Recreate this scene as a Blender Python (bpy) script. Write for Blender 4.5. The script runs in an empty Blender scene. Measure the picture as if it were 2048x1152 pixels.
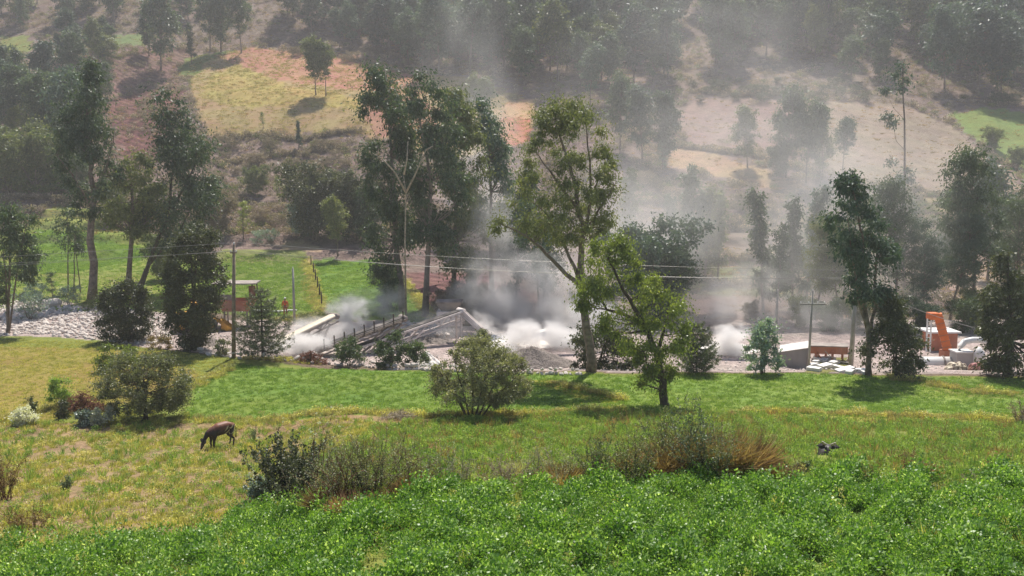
import bpy, bmesh, math, random
import numpy as np
from mathutils import Vector, Matrix
sc = bpy.context.scene
C = sc.collection
PI = math.pi
# ------------------------------------------------------------------ camera
CAMZ = 13.4
F_PX = 1773.0
PITCH = math.atan(221.0 / F_PX)
cam = bpy.data.cameras.new('camera')
cam.sensor_width = 36.0
cam.lens = 36.0 * F_PX / 2048.0
cam.clip_start = 0.3
cam.clip_end = 3000
camo = bpy.data.objects.new('camera', cam)
camo.location = (0, 0, CAMZ)
camo.rotation_euler = (PI / 2 - PITCH, 0, 0)
C.objects.link(camo)
sc.camera = camo
# ------------------------------------------------------------------ light
SUN_EL, SUN_AZ = math.radians(60), math.radians(8)      # azimuth measured from +Y towards +X
w = bpy.data.worlds.new('World'); sc.world = w; w.use_nodes = True
wn = w.node_tree; bg = wn.nodes['Background']
sky = wn.nodes.new('ShaderNodeTexSky'); sky.sky_type = 'NISHITA'; sky.sun_disc = False
sky.sun_elevation = SUN_EL; sky.sun_rotation = SUN_AZ; sky.altitude = 3000; sky.dust_density = 1.5
wn.links.new(sky.outputs[0], bg.inputs[0]); bg.inputs[1].default_value = 0.085
sun = bpy.data.lights.new('sun', 'SUN'); sun.energy = 4.6; sun.angle = math.radians(0.5); sun.color = (1, .95, .87)
suno = bpy.data.objects.new('sun', sun); C.objects.link(suno)
sd = Vector((math.sin(SUN_AZ) * math.cos(SUN_EL), math.cos(SUN_AZ) * math.cos(SUN_EL), math.sin(SUN_EL)))
suno.rotation_euler = sd.to_track_quat('Z', 'Y').to_euler()
suno.location = (0, 60, 200)
sc.view_settings.view_transform = 'Standard'; sc.view_settings.look = 'None'
sc.view_settings.exposure = 0.62; sc.view_settings.gamma = 1.0
sc.view_settings.use_curve_mapping = False
sc.render.engine = 'CYCLES'
cy = sc.cycles
cy.max_bounces = 6; cy.diffuse_bounces = 2; cy.glossy_bounces = 1; cy.transmission_bounces = 3; cy.volume_bounces = 4
cy.transparent_max_bounces = 4; cy.sample_clamp_indirect = 4; cy.volume_step_rate = 1.3; cy.volume_max_steps = 128
cy.use_adaptive_sampling = False; cy.use_denoising = True
cy.caustics_reflective = False; cy.caustics_refractive = False
# ------------------------------------------------------------------ helpers: colour, noise, terrain
def s2l(r, g, b, k=1.0):
    f = lambda c: (c / 255 / 12.92 if c / 255 <= .04045 else ((c / 255 + .055) / 1.055) ** 2.4)
    return (f(r) * k, f(g) * k, f(b) * k)
_nr = np.random.RandomState(7)
_W = [(_nr.uniform(0, 2 * PI), _nr.uniform(0, 2 * PI), _nr.uniform(.7, 1.4)) for _ in range(9)]
def bump(x, y, wl):
    s = 0
    for a, ph, k in _W:
        s = s + np.sin((x * math.cos(a) + y * math.sin(a)) * 2 * PI / (wl * k) + ph)
    return s / 9.0
def sst(a, b, x):
    t = np.clip((x - a) / (b - a), 0, 1)
    return t * t * (3 - 2 * t)
LY = [0, 6, 15, 20, 24, 30, 37, 44, 52, 64, 90, 110, 130, 150, 170, 190, 230, 270, 320, 400, 520, 700]
LZ = [6.6, 6.3, 5.3, 4.3, 3.3, 2.2, 1.0, .2, 0, 0, 0, .8, 2.9, 6.5, 12, 19.3, 35.5, 52, 77, 120, 180, 240]
RY = [0, 6, 15, 18, 27.1, 28.4, 35, 42, 50, 60, 63, 90, 110, 130, 150, 170, 190, 230, 270, 320, 400, 520, 700]
RZ = [6.6, 6.3, 5.45, 5.2, 4.6, 2.85, 2.3, 1.4, .5, .2, -.45, -.3, .8, 2.9, 6.5, 12, 19.3, 35.5, 52, 77, 120, 180, 240]
def terrain(x, y):
    x = np.asarray(x, float); y = np.asarray(y, float)
    yy = y + sst(60, 160, y) * 6 * bump(x, y * .3, 130)
    u = x / np.maximum(y, 12)
    edge = 0.9 * bump(x, y * 0 + 3, 9)
    ul = np.interp(yy, LY, LZ); ur = np.interp(np.where(y < 40, yy + edge, yy), RY, RZ)
    t = sst(-.285, -.19, u)
    z = ul * (1 - t) + ur * t
    far = sst(95, 180, y)
    z = z + .06 * bump(x, y, 7) * (1 - far) * sst(24, 34, y) + far * (1.6 * bump(x, y, 45) + .5 * bump(x + 9, y, 14) + .18 * bump(x, y - 5, 4.5))
    # terraced fields at the foot of the hill
    tw = sst(112, 122, y) * (1 - sst(158, 175, y))
    st = 1.7; fr = np.mod(z + 50, st) / st
    zq = z - fr * st + st * sst(.72, 1, fr)
    z = z * (1 - tw * .8) + zq * tw * .8
    # rounded knoll carrying the golden field
    z = z + 5 * np.exp(-((x + 50) / 28) ** 2 - ((y - 215) / 24) ** 2)
    # gully of the ploughed field
    z = z - 3.5 * np.exp(-((x + 95) / 10) ** 2) * sst(170, 200, y) * (1 - sst(270, 300, y))
    return z
CP, SP = math.cos(PITCH), math.sin(PITCH)
def ray(px, py):
    a = (px - 1024) / F_PX; b = -(py - 576) / F_PX
    return np.array([a, CP + b * SP, -SP + b * CP])
_ys = np.concatenate([np.arange(14, 130, .25), np.arange(130, 600, .6)])
def G(px, py):
    """ground point seen along the line of sight through (px, py) of the photograph"""
    r = ray(px, py); x = r[0] / r[1] * _ys; z = CAMZ + r[2] / r[1] * _ys
    d = z - terrain(x, _ys); k = np.argmax(d < 0)
    if d[k] >= 0: k = len(_ys) - 1
    k = max(k, 1); t = d[k - 1] / (d[k - 1] - d[k] + 1e-9); y = _ys[k - 1] + t * (_ys[k] - _ys[k - 1])
    X = r[0] / r[1] * y
    return Vector((X, y, float(terrain(X, y))))
def D(px, d):
    """ground point at distance d"""
    z = 0.
    for _ in range(5):
        x = (px - 1024) * (d * CP + (CAMZ - z) * SP) / F_PX; z = float(terrain(x, d))
    return Vector((x, d, z))
def Zat(py, d):
    k = (576 - py) / F_PX
    return CAMZ + d * (k * CP - SP) / (CP + k * SP)
def P(px, py, d):
    z = Zat(py, d); return Vector(((px - 1024) * (d * CP + (CAMZ - z) * SP) / F_PX, d, z))
def mpp(d): return d / F_PX * 1.0       # metres per photo pixel
# ------------------------------------------------------------------ helpers: objects
def tag(o, label=None, cat=None, group=None, kind=None):
    if label: o['label'] = label
    if cat: o['category'] = cat
    if group: o['group'] = group
    if kind: o['kind'] = kind
    return o
def empty(name, loc, rz=0, **k):
    o = bpy.data.objects.new(name, None); o.empty_display_size = .3
    o.location = loc; o.rotation_euler = (0, 0, rz); C.objects.link(o)
    return tag(o, **k)
def link(name, me, mat=None, parent=None, loc=None, rot=None, scale=None):
    o = bpy.data.objects.new(name, me); C.objects.link(o)
    if mat is not None and len(me.materials) == 0:
        me.materials.append(mat)
    if parent: o.parent = parent
    if loc is not None: o.location = loc
    if rot is not None: o.rotation_euler = rot
    if scale is not None: o.scale = scale if hasattr(scale, '__len__') else (scale,) * 3
    return o
def npmesh(name, V, Fq, attrs=None, smooth=False):
    V = np.asarray(V, np.float32); Fq = np.asarray(Fq, np.int32)
    me = bpy.data.meshes.new(name); k = Fq.shape[1]
    me.vertices.add(len(V)); me.vertices.foreach_set('co', V.ravel())
    me.loops.add(Fq.size); me.loops.foreach_set('vertex_index', Fq.ravel())
    me.polygons.add(len(Fq)); me.polygons.foreach_set('loop_start', np.arange(0, Fq.size, k, dtype=np.int32))
    if smooth: me.polygons.foreach_set('use_smooth', np.ones(len(Fq), bool))
    for n, (dom, typ, arr) in (attrs or {}).items():
        a = me.attributes.new(n, typ, dom)
        a.data.foreach_set('color' if 'COLOR' in typ else ('vector' if typ == 'FLOAT_VECTOR' else 'value'), np.asarray(arr).ravel())
    me.update(); me.validate()
    return me
class MB:
    def __init__(s): s.v = []; s.f = []; s.sm = []
    def add(s, vs, fs, sm=False):
        b = len(s.v); s.v += [tuple(v) for v in vs]; s.f += [[b + i for i in f] for f in fs]; s.sm += [sm] * len(fs); return s
    def box(s, c, d, rz=0, R=None):
        hx, hy, hz = d[0] / 2, d[1] / 2, d[2] / 2
        R = R or Matrix.Rotation(rz, 3, 'Z'); c = Vector(c)
        vs = [c + R @ Vector((x * hx, y * hy, z * hz)) for x in (-1, 1) for y in (-1, 1) for z in (-1, 1)]
        return s.add(vs, [(0, 1, 3, 2), (4, 6, 7, 5), (0, 4, 5, 1), (2, 3, 7, 6), (0, 2, 6, 4), (1, 5, 7, 3)])
    def bar(s, a, b, w_, h_):
        a, b = Vector(a), Vector(b); dz = (b - a); L = dz.length; x = dz.normalized()
        y = Vector((0, 0, 1)).cross(x)
        if y.length < 1e-3: y = Vector((0, 1, 0))
        y.normalize(); z = x.cross(y)
        R = Matrix((x, y, z)).transposed()
        return s.box((a + b) / 2, (L, w_, h_), R=R)
    def tube(s, pts, rad, n=8, cap=True):
        pts = [Vector(p) for p in pts]; rad = rad if hasattr(rad, '__len__') else [rad] * len(pts)
        vs = []; fs = []
        up = Vector((0, 0, 1))
        for i, p in enumerate(pts):
            t = (pts[min(i + 1, len(pts) - 1)] - pts[max(i - 1, 0)]).normalized()
            a = t.cross(up if abs(t.z) < .95 else Vector((1, 0, 0))).normalized(); b = t.cross(a)
            vs += [p + (a * math.cos(2 * PI * k / n) + b * math.sin(2 * PI * k / n)) * rad[i] for k in range(n)]
        for i in range(len(pts) - 1):
            for k in range(n):
                fs.append((i * n + k, i * n + (k + 1) % n, (i + 1) * n + (k + 1) % n, (i + 1) * n + k))
        if cap: fs += [tuple(range(n))[::-1], tuple(range((len(pts) - 1) * n, len(pts) * n))]
        return s.add(vs, fs, True)
    def mesh(s, name):
        me = bpy.data.meshes.new(name); me.from_pydata(s.v, [], s.f); me.polygons.foreach_set('use_smooth', s.sm); me.update(); return me
    def build(s, name, mat, parent=None, **k):
        return link(name, s.mesh(name), mat, parent, **k)
# ------------------------------------------------------------------ materials
def newmat(name):
    m = bpy.data.materials.new(name); m.use_nodes = True; nt = m.node_tree
    return m, nt, nt.nodes['Principled BSDF'], nt.nodes['Material Output']
def N(nt, t, **k):
    n = nt.nodes.new(t)
    for a, b in k.items(): setattr(n, a, b)
    return n
def plain(name, col, rough=.7, metal=0, var=.25, scale=3., bumpk=0., dirt=None, dirtk=.5):
    m, nt, p, o = newmat(name); L = nt.links.new
    tc = N(nt, 'ShaderNodeTexCoord'); no = N(nt, 'ShaderNodeTexNoise'); no.inputs['Scale'].default_value = scale; no.inputs['Detail'].default_value = 6
    L(tc.outputs['Object'], no.inputs['Vector'])
    mx = N(nt, 'ShaderNodeMix', data_type='RGBA'); mr = N(nt, 'ShaderNodeMapRange'); L(no.outputs[0], mr.inputs[0])
    mr.inputs[1].default_value = .35; mr.inputs[2].default_value = .65
    L(mr.outputs[0], mx.inputs[0])
    mx.inputs[6].default_value = (*[c * (1 - var) for c in col], 1); mx.inputs[7].default_value = (*[min(c * (1 + var), .9) for c in col], 1)
    out = mx.outputs[2]
    if dirt:
        n2 = N(nt, 'ShaderNodeTexNoise'); n2.inputs['Scale'].default_value = scale * .6; n2.inputs['Detail'].default_value = 8; L(tc.outputs['Object'], n2.inputs['Vector'])
        m2 = N(nt, 'ShaderNodeMapRange'); m2.inputs[1].default_value = .45; m2.inputs[2].default_value = .7; m2.inputs[4].default_value = dirtk; L(n2.outputs[0], m2.inputs[0])
        x2 = N(nt, 'ShaderNodeMix', data_type='RGBA'); L(m2.outputs[0], x2.inputs[0]); L(out, x2.inputs[6]); x2.inputs[7].default_value = (*dirt, 1); out = x2.outputs[2]
    L(out, p.inputs['Base Color']); p.inputs['Roughness'].default_value = rough; p.inputs['Metallic'].default_value = metal
    if bumpk:
        b = N(nt, 'ShaderNodeBump'); b.inputs[0].default_value = bumpk; b.inputs[1].default_value = .05; L(no.outputs[0], b.inputs['Height']); L(b.outputs[0], p.inputs['Normal'])
    return m
def leafmat(name, ca, cb, cc=None, trans=.35, rough=.45, spec=.5, objvar=.25, k=1.5):
    """ca..cb: range of leaf colours over the 'tint' attribute; objvar: brightness spread between copies"""
    m, nt, p, o = newmat(name); L = nt.links.new
    ca, cb = [c * k for c in ca], [c * k for c in cb]; cc = [min(c * k, .8) for c in cc] if cc else None
    at = N(nt, 'ShaderNodeAttribute'); at.attribute_name = 'tint'
    cr = N(nt, 'ShaderNodeValToRGB'); e = cr.color_ramp.elements
    e[0].position = 0; e[0].color = (*ca, 1); e[1].position = .8; e[1].color = (*cb, 1)
    if cc: k = e.new(1.0); k.color = (*cc, 1)
    L(at.outputs['Fac'], cr.inputs[0])
    oi = N(nt, 'ShaderNodeObjectInfo'); mr = N(nt, 'ShaderNodeMapRange'); mr.inputs[3].default_value = 1 - objvar; mr.inputs[4].default_value = 1 + objvar
    L(oi.outputs['Random'], mr.inputs[0])
    hs = N(nt, 'ShaderNodeHueSaturation'); L(cr.outputs[0], hs.inputs['Color']); L(mr.outputs[0], hs.inputs['Value'])
    m2 = N(nt, 'ShaderNodeMath', operation='MULTIPLY_ADD'); L(oi.outputs['Random'], m2.inputs[0]); m2.inputs[1].default_value = -.035; m2.inputs[2].default_value = .503
    L(m2.outputs[0], hs.inputs['Hue'])
    L(hs.outputs[0], p.inputs['Base Color']); p.inputs['Roughness'].default_value = rough; p.inputs['Specular IOR Level'].default_value = spec
    tr = N(nt, 'ShaderNodeBsdfTranslucent'); ms = N(nt, 'ShaderNodeMixShader'); ms.inputs[0].default_value = trans
    g = N(nt, 'ShaderNodeMix', data_type='RGBA', blend_type='MULTIPLY'); g.inputs[0].default_value = 1; L(hs.outputs[0], g.inputs[6]); g.inputs[7].default_value = (1.5, 1.6, .7, 1)
    L(g.outputs[2], tr.inputs[0]); L(p.outputs[0], ms.inputs[1]); L(tr.outputs[0], ms.inputs[2]); L(ms.outputs[0], o.inputs[0])
    return m
M = {}
M['euc_dark'] = leafmat('eucalyptus_leaf_dark', (.022, .04, .022), (.065, .095, .05), (.16, .17, .11), trans=.25, rough=.5, spec=.4, k=1.85)
M['euc_blue'] = leafmat('eucalyptus_leaf_blue', (.022, .044, .032), (.06, .09, .062), (.13, .16, .12), trans=.22, rough=.5, spec=.4, k=1.85)
M['euc_olive'] = leafmat('eucalyptus_leaf_olive', (.035, .05, .02), (.10, .12, .045), (.19, .18, .09), trans=.3, rough=.5, spec=.4, k=1.85)
M['bright_leaf'] = leafmat('bright_leaf', (.035, .055, .014), (.11, .145, .035), (.24, .25, .09), trans=.42, rough=.4, k=1.95)
M['alfalfa'] = leafmat('alfalfa_leaf', (.03, .085, .015), (.12, .245, .035), (.42, .54, .24), trans=.36, rough=.42, spec=.45, objvar=.34, k=1.5)  # palest tint: bright tips, also painted in for white glints on the leaves
M['pasture'] = leafmat('pasture_blade', (.13, .14, .04), (.32, .31, .10), (.50, .42, .24), trans=.35, rough=.6, spec=.25, objvar=.3, k=1.9)
M['field'] = leafmat('field_blade', (.075, .13, .03), (.17, .27, .065), (.31, .37, .14), trans=.35, rough=.55, spec=.3, objvar=.25)
M['dry'] = leafmat('dry_grass', (.13, .09, .035), (.30, .22, .10), (.48, .38, .22), trans=.3, rough=.7, spec=.2, objvar=.3)
M['rust'] = leafmat('rust_grass', (.09, .06, .028), (.26, .18, .09), (.42, .33, .19), trans=.3, rough=.7, spec=.2, objvar=.3)
M['straw'] = leafmat('straw_grass', (.16, .15, .06), (.33, .29, .15), (.5, .42, .24), trans=.35, rough=.7, spec=.2, objvar=.25, k=1.4)
M['scrub'] = leafmat('scrub_leaf', (.07, .058, .045), (.17, .14, .105), (.34, .28, .22), trans=.2, rough=.7, spec=.25, objvar=.35, k=2.1)
M['grey_leaf'] = leafmat('grey_leaf', (.06, .07, .035), (.19, .20, .11), (.42, .42, .30), trans=.3, rough=.5)
M['dark_leaf'] = leafmat('dark_leaf', (.025, .034, .016), (.075, .088, .042), (.26, .26, .2), trans=.2, rough=.5, spec=.4)
M['conifer'] = leafmat('conifer_needle', (.035, .05, .025), (.10, .12, .06), (.2, .2, .12), trans=.15, rough=.5)
M['flower'] = leafmat('white_flower', (.45, .45, .36), (.7, .7, .62), (.8, .8, .72), trans=.3, rough=.6, k=1.)
M['bluish'] = leafmat('bluish_leaf', (.09, .12, .11), (.2, .25, .23), (.38, .42, .4), trans=.25, rough=.4)
M['bark'] = plain('bark', s2l(112, 95, 82), .85, var=.35, scale=4, bumpk=.6, dirt=s2l(165, 150, 135))
M['bark_pale'] = plain('bark_pale', s2l(138, 124, 110), .8, var=.2, scale=3, bumpk=.4, dirt=s2l(110, 95, 85))
M['bark_dark'] = plain('bark_dark', s2l(80, 68, 58), .9, var=.3, scale=4, bumpk=.5)
M['twig'] = plain('twig', s2l(165, 150, 125), .8, var=.3, scale=5)
M['stone'] = plain('stone', s2l(212, 200, 190), .85, var=.28, scale=.9, bumpk=.5, dirt=s2l(150, 138, 130))
M['gravel'] = plain('gravel', s2l(128, 118, 112), .95, var=.35, scale=9, bumpk=1)
M['sand'] = plain('sand', s2l(243, 232, 224), .95, var=.08, scale=2, bumpk=.6)
M['steel'] = plain('dusty_steel', s2l(145, 134, 127), .8, .1, var=.25, scale=2, dirt=s2l(190, 175, 165))
M['pale_steel'] = plain('pale_dusty_steel', s2l(225, 212, 205), .6, var=.1, scale=2, dirt=s2l(180, 165, 155))
M['belt'] = plain('rubber_belt', s2l(60, 56, 54), .9, var=.3, scale=2, dirt=s2l(170, 158, 150))
M['orange'] = plain('orange_paint', s2l(225, 112, 45), .5, var=.12, scale=1.5, dirt=s2l(190, 110, 70), dirtk=.4)
M['orange_dull'] = plain('orange_dull', s2l(185, 112, 82), .6, var=.15, scale=1.5, dirt=s2l(180, 140, 120))
M['yellow'] = plain('yellow_paint', s2l(205, 150, 50), .5, var=.2, scale=2, dirt=s2l(140, 100, 60))
M['grey_sheet'] = plain('grey_sheet', s2l(182, 176, 172), .6, var=.1, scale=1, dirt=s2l(150, 142, 136), dirtk=.35)
M['white_sheet'] = plain('white_sheet', s2l(235, 232, 228), .45, var=.06, scale=1, dirt=s2l(190, 180, 170), dirtk=.4)
M['glass'] = plain('dark_glass', (.02, .025, .03), .15, var=.1)
M['tyre'] = plain('tyre_rubber', (.03, .028, .027), .9, var=.3, scale=4, dirt=s2l(120, 105, 95))
M['wood_pole'] = plain('wood_pole', s2l(140, 122, 105), .9, var=.25, scale=3, dirt=s2l(95, 82, 72))
M['concrete'] = plain('concrete', s2l(175, 170, 162), .85, var=.15, scale=2, dirt=s2l(140, 132, 124))
M['wire'] = plain('wire', s2l(165, 160, 155), .4, .3, var=.05)
M['cloth_orange'] = plain('orange_cloth', s2l(225, 100, 60), .8, var=.1)
M['skin'] = plain('skin', s2l(150, 100, 75), .6, var=.05)
M['tarp_striped'] = plain('pale_tarp', s2l(215, 200, 175), .6, var=.1)
M['tarp_pink'] = plain('pink_net', s2l(190, 135, 130), .8, var=.3, scale=6)
M['brown_cloth'] = plain('brown_cloth', s2l(120, 75, 55), .9, var=.3, scale=3)
M['hoof'] = plain('hoof', (.03, .025, .02), .6)
M['horn'] = plain('horn', s2l(190, 180, 160), .4, var=.2, scale=8)
M['cow_black'] = plain('black_hide', (.035, .028, .026), .55, var=.35, scale=6, dirt=(.09, .07, .06), dirtk=.4)
# ------------------------------------------------------------------ ground with its fields
def inpoly(X, Y, poly):
    r = np.zeros(X.shape, bool); n = len(poly); j = n - 1
    for i in range(n):
        xi, yi = poly[i]; xj, yj = poly[j]
        c = ((yi > Y) != (yj > Y)) & (X < (xj - xi) * (Y - yi) / (yj - yi + 1e-12) + xi)
        r ^= c; j = i
    return r
def gpoly(pts):
    return [(G(a, b).x, G(a, b).y) for a, b in pts]
FIELDS = [  # outline on the ground, colour, roughness of texture (0 smooth crop .. 1 broken scrub), furrow strength
 ([(-300, 560), (-300, 60), (2400, -60), (2500, 640)], s2l(168, 148, 134), 1.0, 0),                      # dry hillside
 ([(-300, 300), (-300, 20), (2400, -100), (2500, 200), (1350, 215), (1000, 190), (560, 100), (200, 90)], s2l(158, 140, 124), .8, 0),
 ([(0, 100), (0, 70), (60, 72), (70, 100), (40, 112)], s2l(140, 155, 85), .3, 0),
 ([(215, 98), (225, 70), (290, 68), (290, 92)], s2l(135, 165, 110), .35, 0),
 ([(210, 120), (290, 92), (390, 95), (360, 160), (370, 200), (320, 300), (300, 320), (230, 320), (205, 200)], s2l(150, 122, 108), .75, 1),
 ([(250, 320), (215, 200), (290, 180), (370, 175), (330, 320)], s2l(142, 106, 94), .75, 1),
 ([(360, 150), (365, 115), (430, 105), (540, 100), (460, 135), (400, 160)], s2l(115, 145, 75), .3, 0),
 ([(420, 118), (500, 95), (600, 100), (750, 120), (900, 150), (1000, 180), (1070, 200), (1060, 285), (1000, 300), (900, 320), (760, 280), (600, 270), (420, 280), (390, 220), (380, 160)], s2l(194, 172, 120), .15, 0),
 ([(430, 112), (500, 96), (620, 102), (750, 122), (880, 160), (840, 190), (700, 180), (560, 160), (480, 130)], s2l(206, 158, 124), .15, 0),
 ([(520, 170), (640, 180), (720, 200), (720, 220), (600, 215), (470, 200)], s2l(205, 184, 108), .35, 0),
 ([(420, 150), (480, 130), (560, 162), (600, 200), (500, 215), (400, 195)], s2l(196, 180, 104), .3, 0),
 ([(720, 200), (800, 190), (880, 220), (860, 290), (740, 265)], s2l(204, 160, 126), .2, 0),
 ([(1000, 235), (1065, 225), (1060, 285), (1000, 300)], s2l(222, 160, 120), .3, 0),
 ([(980, 190), (1070, 200), (1065, 235), (990, 235)], s2l(222, 190, 138), .3, 0),
 ([(860, 178), (1000, 175), (1040, 195), (1000, 215), (880, 195)], s2l(170, 155, 100), .4, 0),
 ([(1350, 230), (1400, 190), (1500, 200), (1600, 205), (1580, 290), (1480, 300), (1380, 290)], s2l(178, 152, 136), .55, 0),
 ([(1600, 215), (1700, 205), (1800, 205), (1900, 250), (1960, 300), (2060, 380), (1960, 395), (1830, 385), (1700, 370), (1640, 320)], s2l(180, 163, 138), .45, 0),
 ([(1340, 295), (1400, 300), (1560, 350), (1640, 390), (1560, 385), (1440, 355), (1330, 330)], s2l(205, 178, 135), .5, 0),
 ([(1840, 395), (1960, 400), (2000, 440), (1900, 450), (1860, 420)], s2l(172, 162, 112), .4, 0),
 ([(1900, 230), (2000, 215), (2100, 240), (2120, 400), (2040, 350), (1960, 290)], s2l(130, 165, 88), .25, 0),
 ([(1860, 570), (1880, 500), (1960, 500), (2020, 540), (1980, 590)], s2l(185, 165, 140), .5, 0),
 ([(1430, 520), (1450, 465), (1530, 468), (1560, 520)], s2l(160, 145, 125), .4, 1),
 ([(1400, 590), (1440, 535), (1540, 530), (1600, 560), (1580, 600)], s2l(135, 140, 90), .6, 0),
 ([(1330, 660), (1370, 600), (1480, 590), (1620, 600), (1700, 640), (1650, 690), (1340, 700)], s2l(170, 148, 130), .5, 0),
 ([(-100, 620), (-60, 520), (0, 460), (60, 445), (200, 450), (330, 480), (420, 530), (440, 600), (400, 640), (200, 630)], s2l(130, 155, 62), .25, 0),
 ([(60, 460), (100, 410), (160, 405), (200, 450), (180, 475)], s2l(150, 165, 85), .5, 0),
 ([(60, 545), (62, 500), (75, 455), (200, 470), (330, 500), (220, 530), (150, 548)], s2l(98, 158, 48), .15, 0),
 ([(90, 620), (60, 545), (190, 550), (320, 520), (330, 600), (190, 625)], s2l(150, 160, 78), .3, 0),
 ([(400, 620), (430, 520), (455, 508), (612, 515), (636, 600), (640, 625), (520, 640)], s2l(104, 136, 56), .15, 0),
 ([(430, 512), (450, 498), (605, 500), (612, 530), (480, 532)], s2l(140, 150, 90), .4, 1),
 ([(608, 515), (625, 515), (648, 610), (640, 630), (625, 625)], s2l(196, 178, 118), .5, 0),
 ([(622, 518), (760, 520), (800, 560), (860, 640), (830, 650), (700, 640), (650, 620)], s2l(92, 158, 48), .15, 0),
 ([(800, 560), (820, 560), (885, 635), (870, 655)], s2l(200, 190, 120), .5, 0),
 ([(800, 650), (855, 640), (900, 650), (880, 670), (800, 665)], s2l(120, 160, 80), .3, 0),
 ([(805, 545), (960, 545), (1100, 600), (1100, 640), (890, 640)], s2l(150, 115, 105), .8, 1),
 ([(560, 500), (560, 480), (600, 478), (640, 492), (640, 502)], s2l(205, 185, 145), .5, 0),
 # yard
 ([(-400, 690), (-400, 615), (100, 600), (330, 625), (430, 640), (560, 640), (760, 640), (900, 655), (1100, 640), (1340, 640), (1900, 640), (2500, 640), (2500, 753), (1780, 749), (1560, 744), (1100, 742), (860, 738), (480, 714), (250, 688)], s2l(232, 214, 202), .95, 0),
 ([(1615, 745), (1630, 715), (1700, 715), (1700, 745)], s2l(150, 150, 90), .5, 0),
 # near fields
 ([(-600, 1400), (-500, 900), (-400, 672), (60, 672), (200, 680), (250, 690), (480, 716), (860, 741), (1100, 744), (1560, 746), (1780, 752), (2600, 758), (2900, 1400)], s2l(128, 148, 62), .3, 0),
 ([(-400, 860), (-400, 700), (100, 695), (330, 705), (400, 750), (330, 790), (100, 840), (0, 850)], s2l(168, 156, 84), .3, 0),
 ([(360, 838), (390, 775), (470, 728), (860, 745), (1100, 750), (1150, 800), (1100, 815), (850, 830), (640, 835)], s2l(106, 160, 56), .12, 0),
 ([(1080, 750), (1300, 752), (1560, 746), (1780, 756), (1900, 790), (2100, 800), (2100, 830), (1700, 835), (1500, 820), (1300, 820), (1100, 790)], s2l(124, 170, 68), .12, 0),
 ([(1060, 762), (1100, 758), (1180, 778), (1260, 800), (1230, 808), (1130, 790)], s2l(180, 176, 76), .4, 0),
 ([(1780, 756), (2400, 756), (2400, 792), (2050, 790), (1900, 778)], s2l(98, 145, 62), .25, 0),
 ([(1500, 818), (1900, 828), (2100, 822), (2100, 848), (1700, 843), (1500, 835)], s2l(180, 180, 86), .4, 0),
 ([(-500, 1400), (-400, 850), (0, 848), (330, 845), (500, 845), (560, 900), (500, 1010), (420, 1400)], s2l(196, 172, 128), .8, 0),
 ([(400, 850), (500, 840), (860, 838), (900, 900), (520, 940)], s2l(188, 166, 118), .8, 0),
]
def build_ground():
    nr, ncl = 640, 460
    yy = np.concatenate([np.linspace(3, 14, 14)[:-1], 14 * (640 / 14.) ** (np.linspace(0, 1, nr - 13))])
    uu = np.linspace(-1, 1, ncl)
    YY, UU = np.meshgrid(yy, uu, indexing='ij'); XX = UU * (YY * .74 + 9)
    ZZ = terrain(XX, YY)
    V = np.stack([XX, YY, ZZ], -1).reshape(-1, 3)
    i = np.arange(nr - 1)[:, None] * ncl + np.arange(ncl - 1)[None]
    Fq = np.stack([i, i + 1, i + ncl + 1, i + ncl], -1).reshape(-1, 4)
    # wobble of the outlines
    k = sst(60, 200, YY) * 1.6 + .35
    WX = XX + bump(XX + 5, YY, 6) * k; WY = YY + bump(XX, YY + 31, 5) * k
    col = np.zeros(XX.shape + (4,)); col[..., :3] = s2l(150, 135, 110); col[..., 3] = 1
    rg = np.full(XX.shape, .8); fu = np.zeros(XX.shape)
    for pts, c, r, f in FIELDS:
        if c[1] > c[0] * 1.15: c = tuple(a * .58 + b * .42 for a, b in zip(c, s2l(150, 158, 92)))
        m = inpoly(WX, WY, gpoly(pts)); col[m, :3] = c; rg[m] = r; fu[m] = f
    # beaten strip along the terrace edges: steep banks are bare
    gy = np.gradient(ZZ, axis=0) / np.gradient(YY, axis=0)
    steep = sst(.55, .9, gy) * sst(105, 115, YY) * (1 - sst(170, 180, YY))
    col[..., :3] = col[..., :3] * (1 - steep[..., None] * .8) + np.array(s2l(112, 96, 82)) * steep[..., None] * .8
    rg = np.maximum(rg, steep)
    col[..., :3] *= .62
    return npmesh('ground', V, Fq, {'base': ('POINT', 'FLOAT_COLOR', col.reshape(-1, 4)), 'rg': ('POINT', 'FLOAT', rg.ravel()), 'furrow': ('POINT', 'FLOAT', fu.ravel())}, smooth=True)
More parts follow.
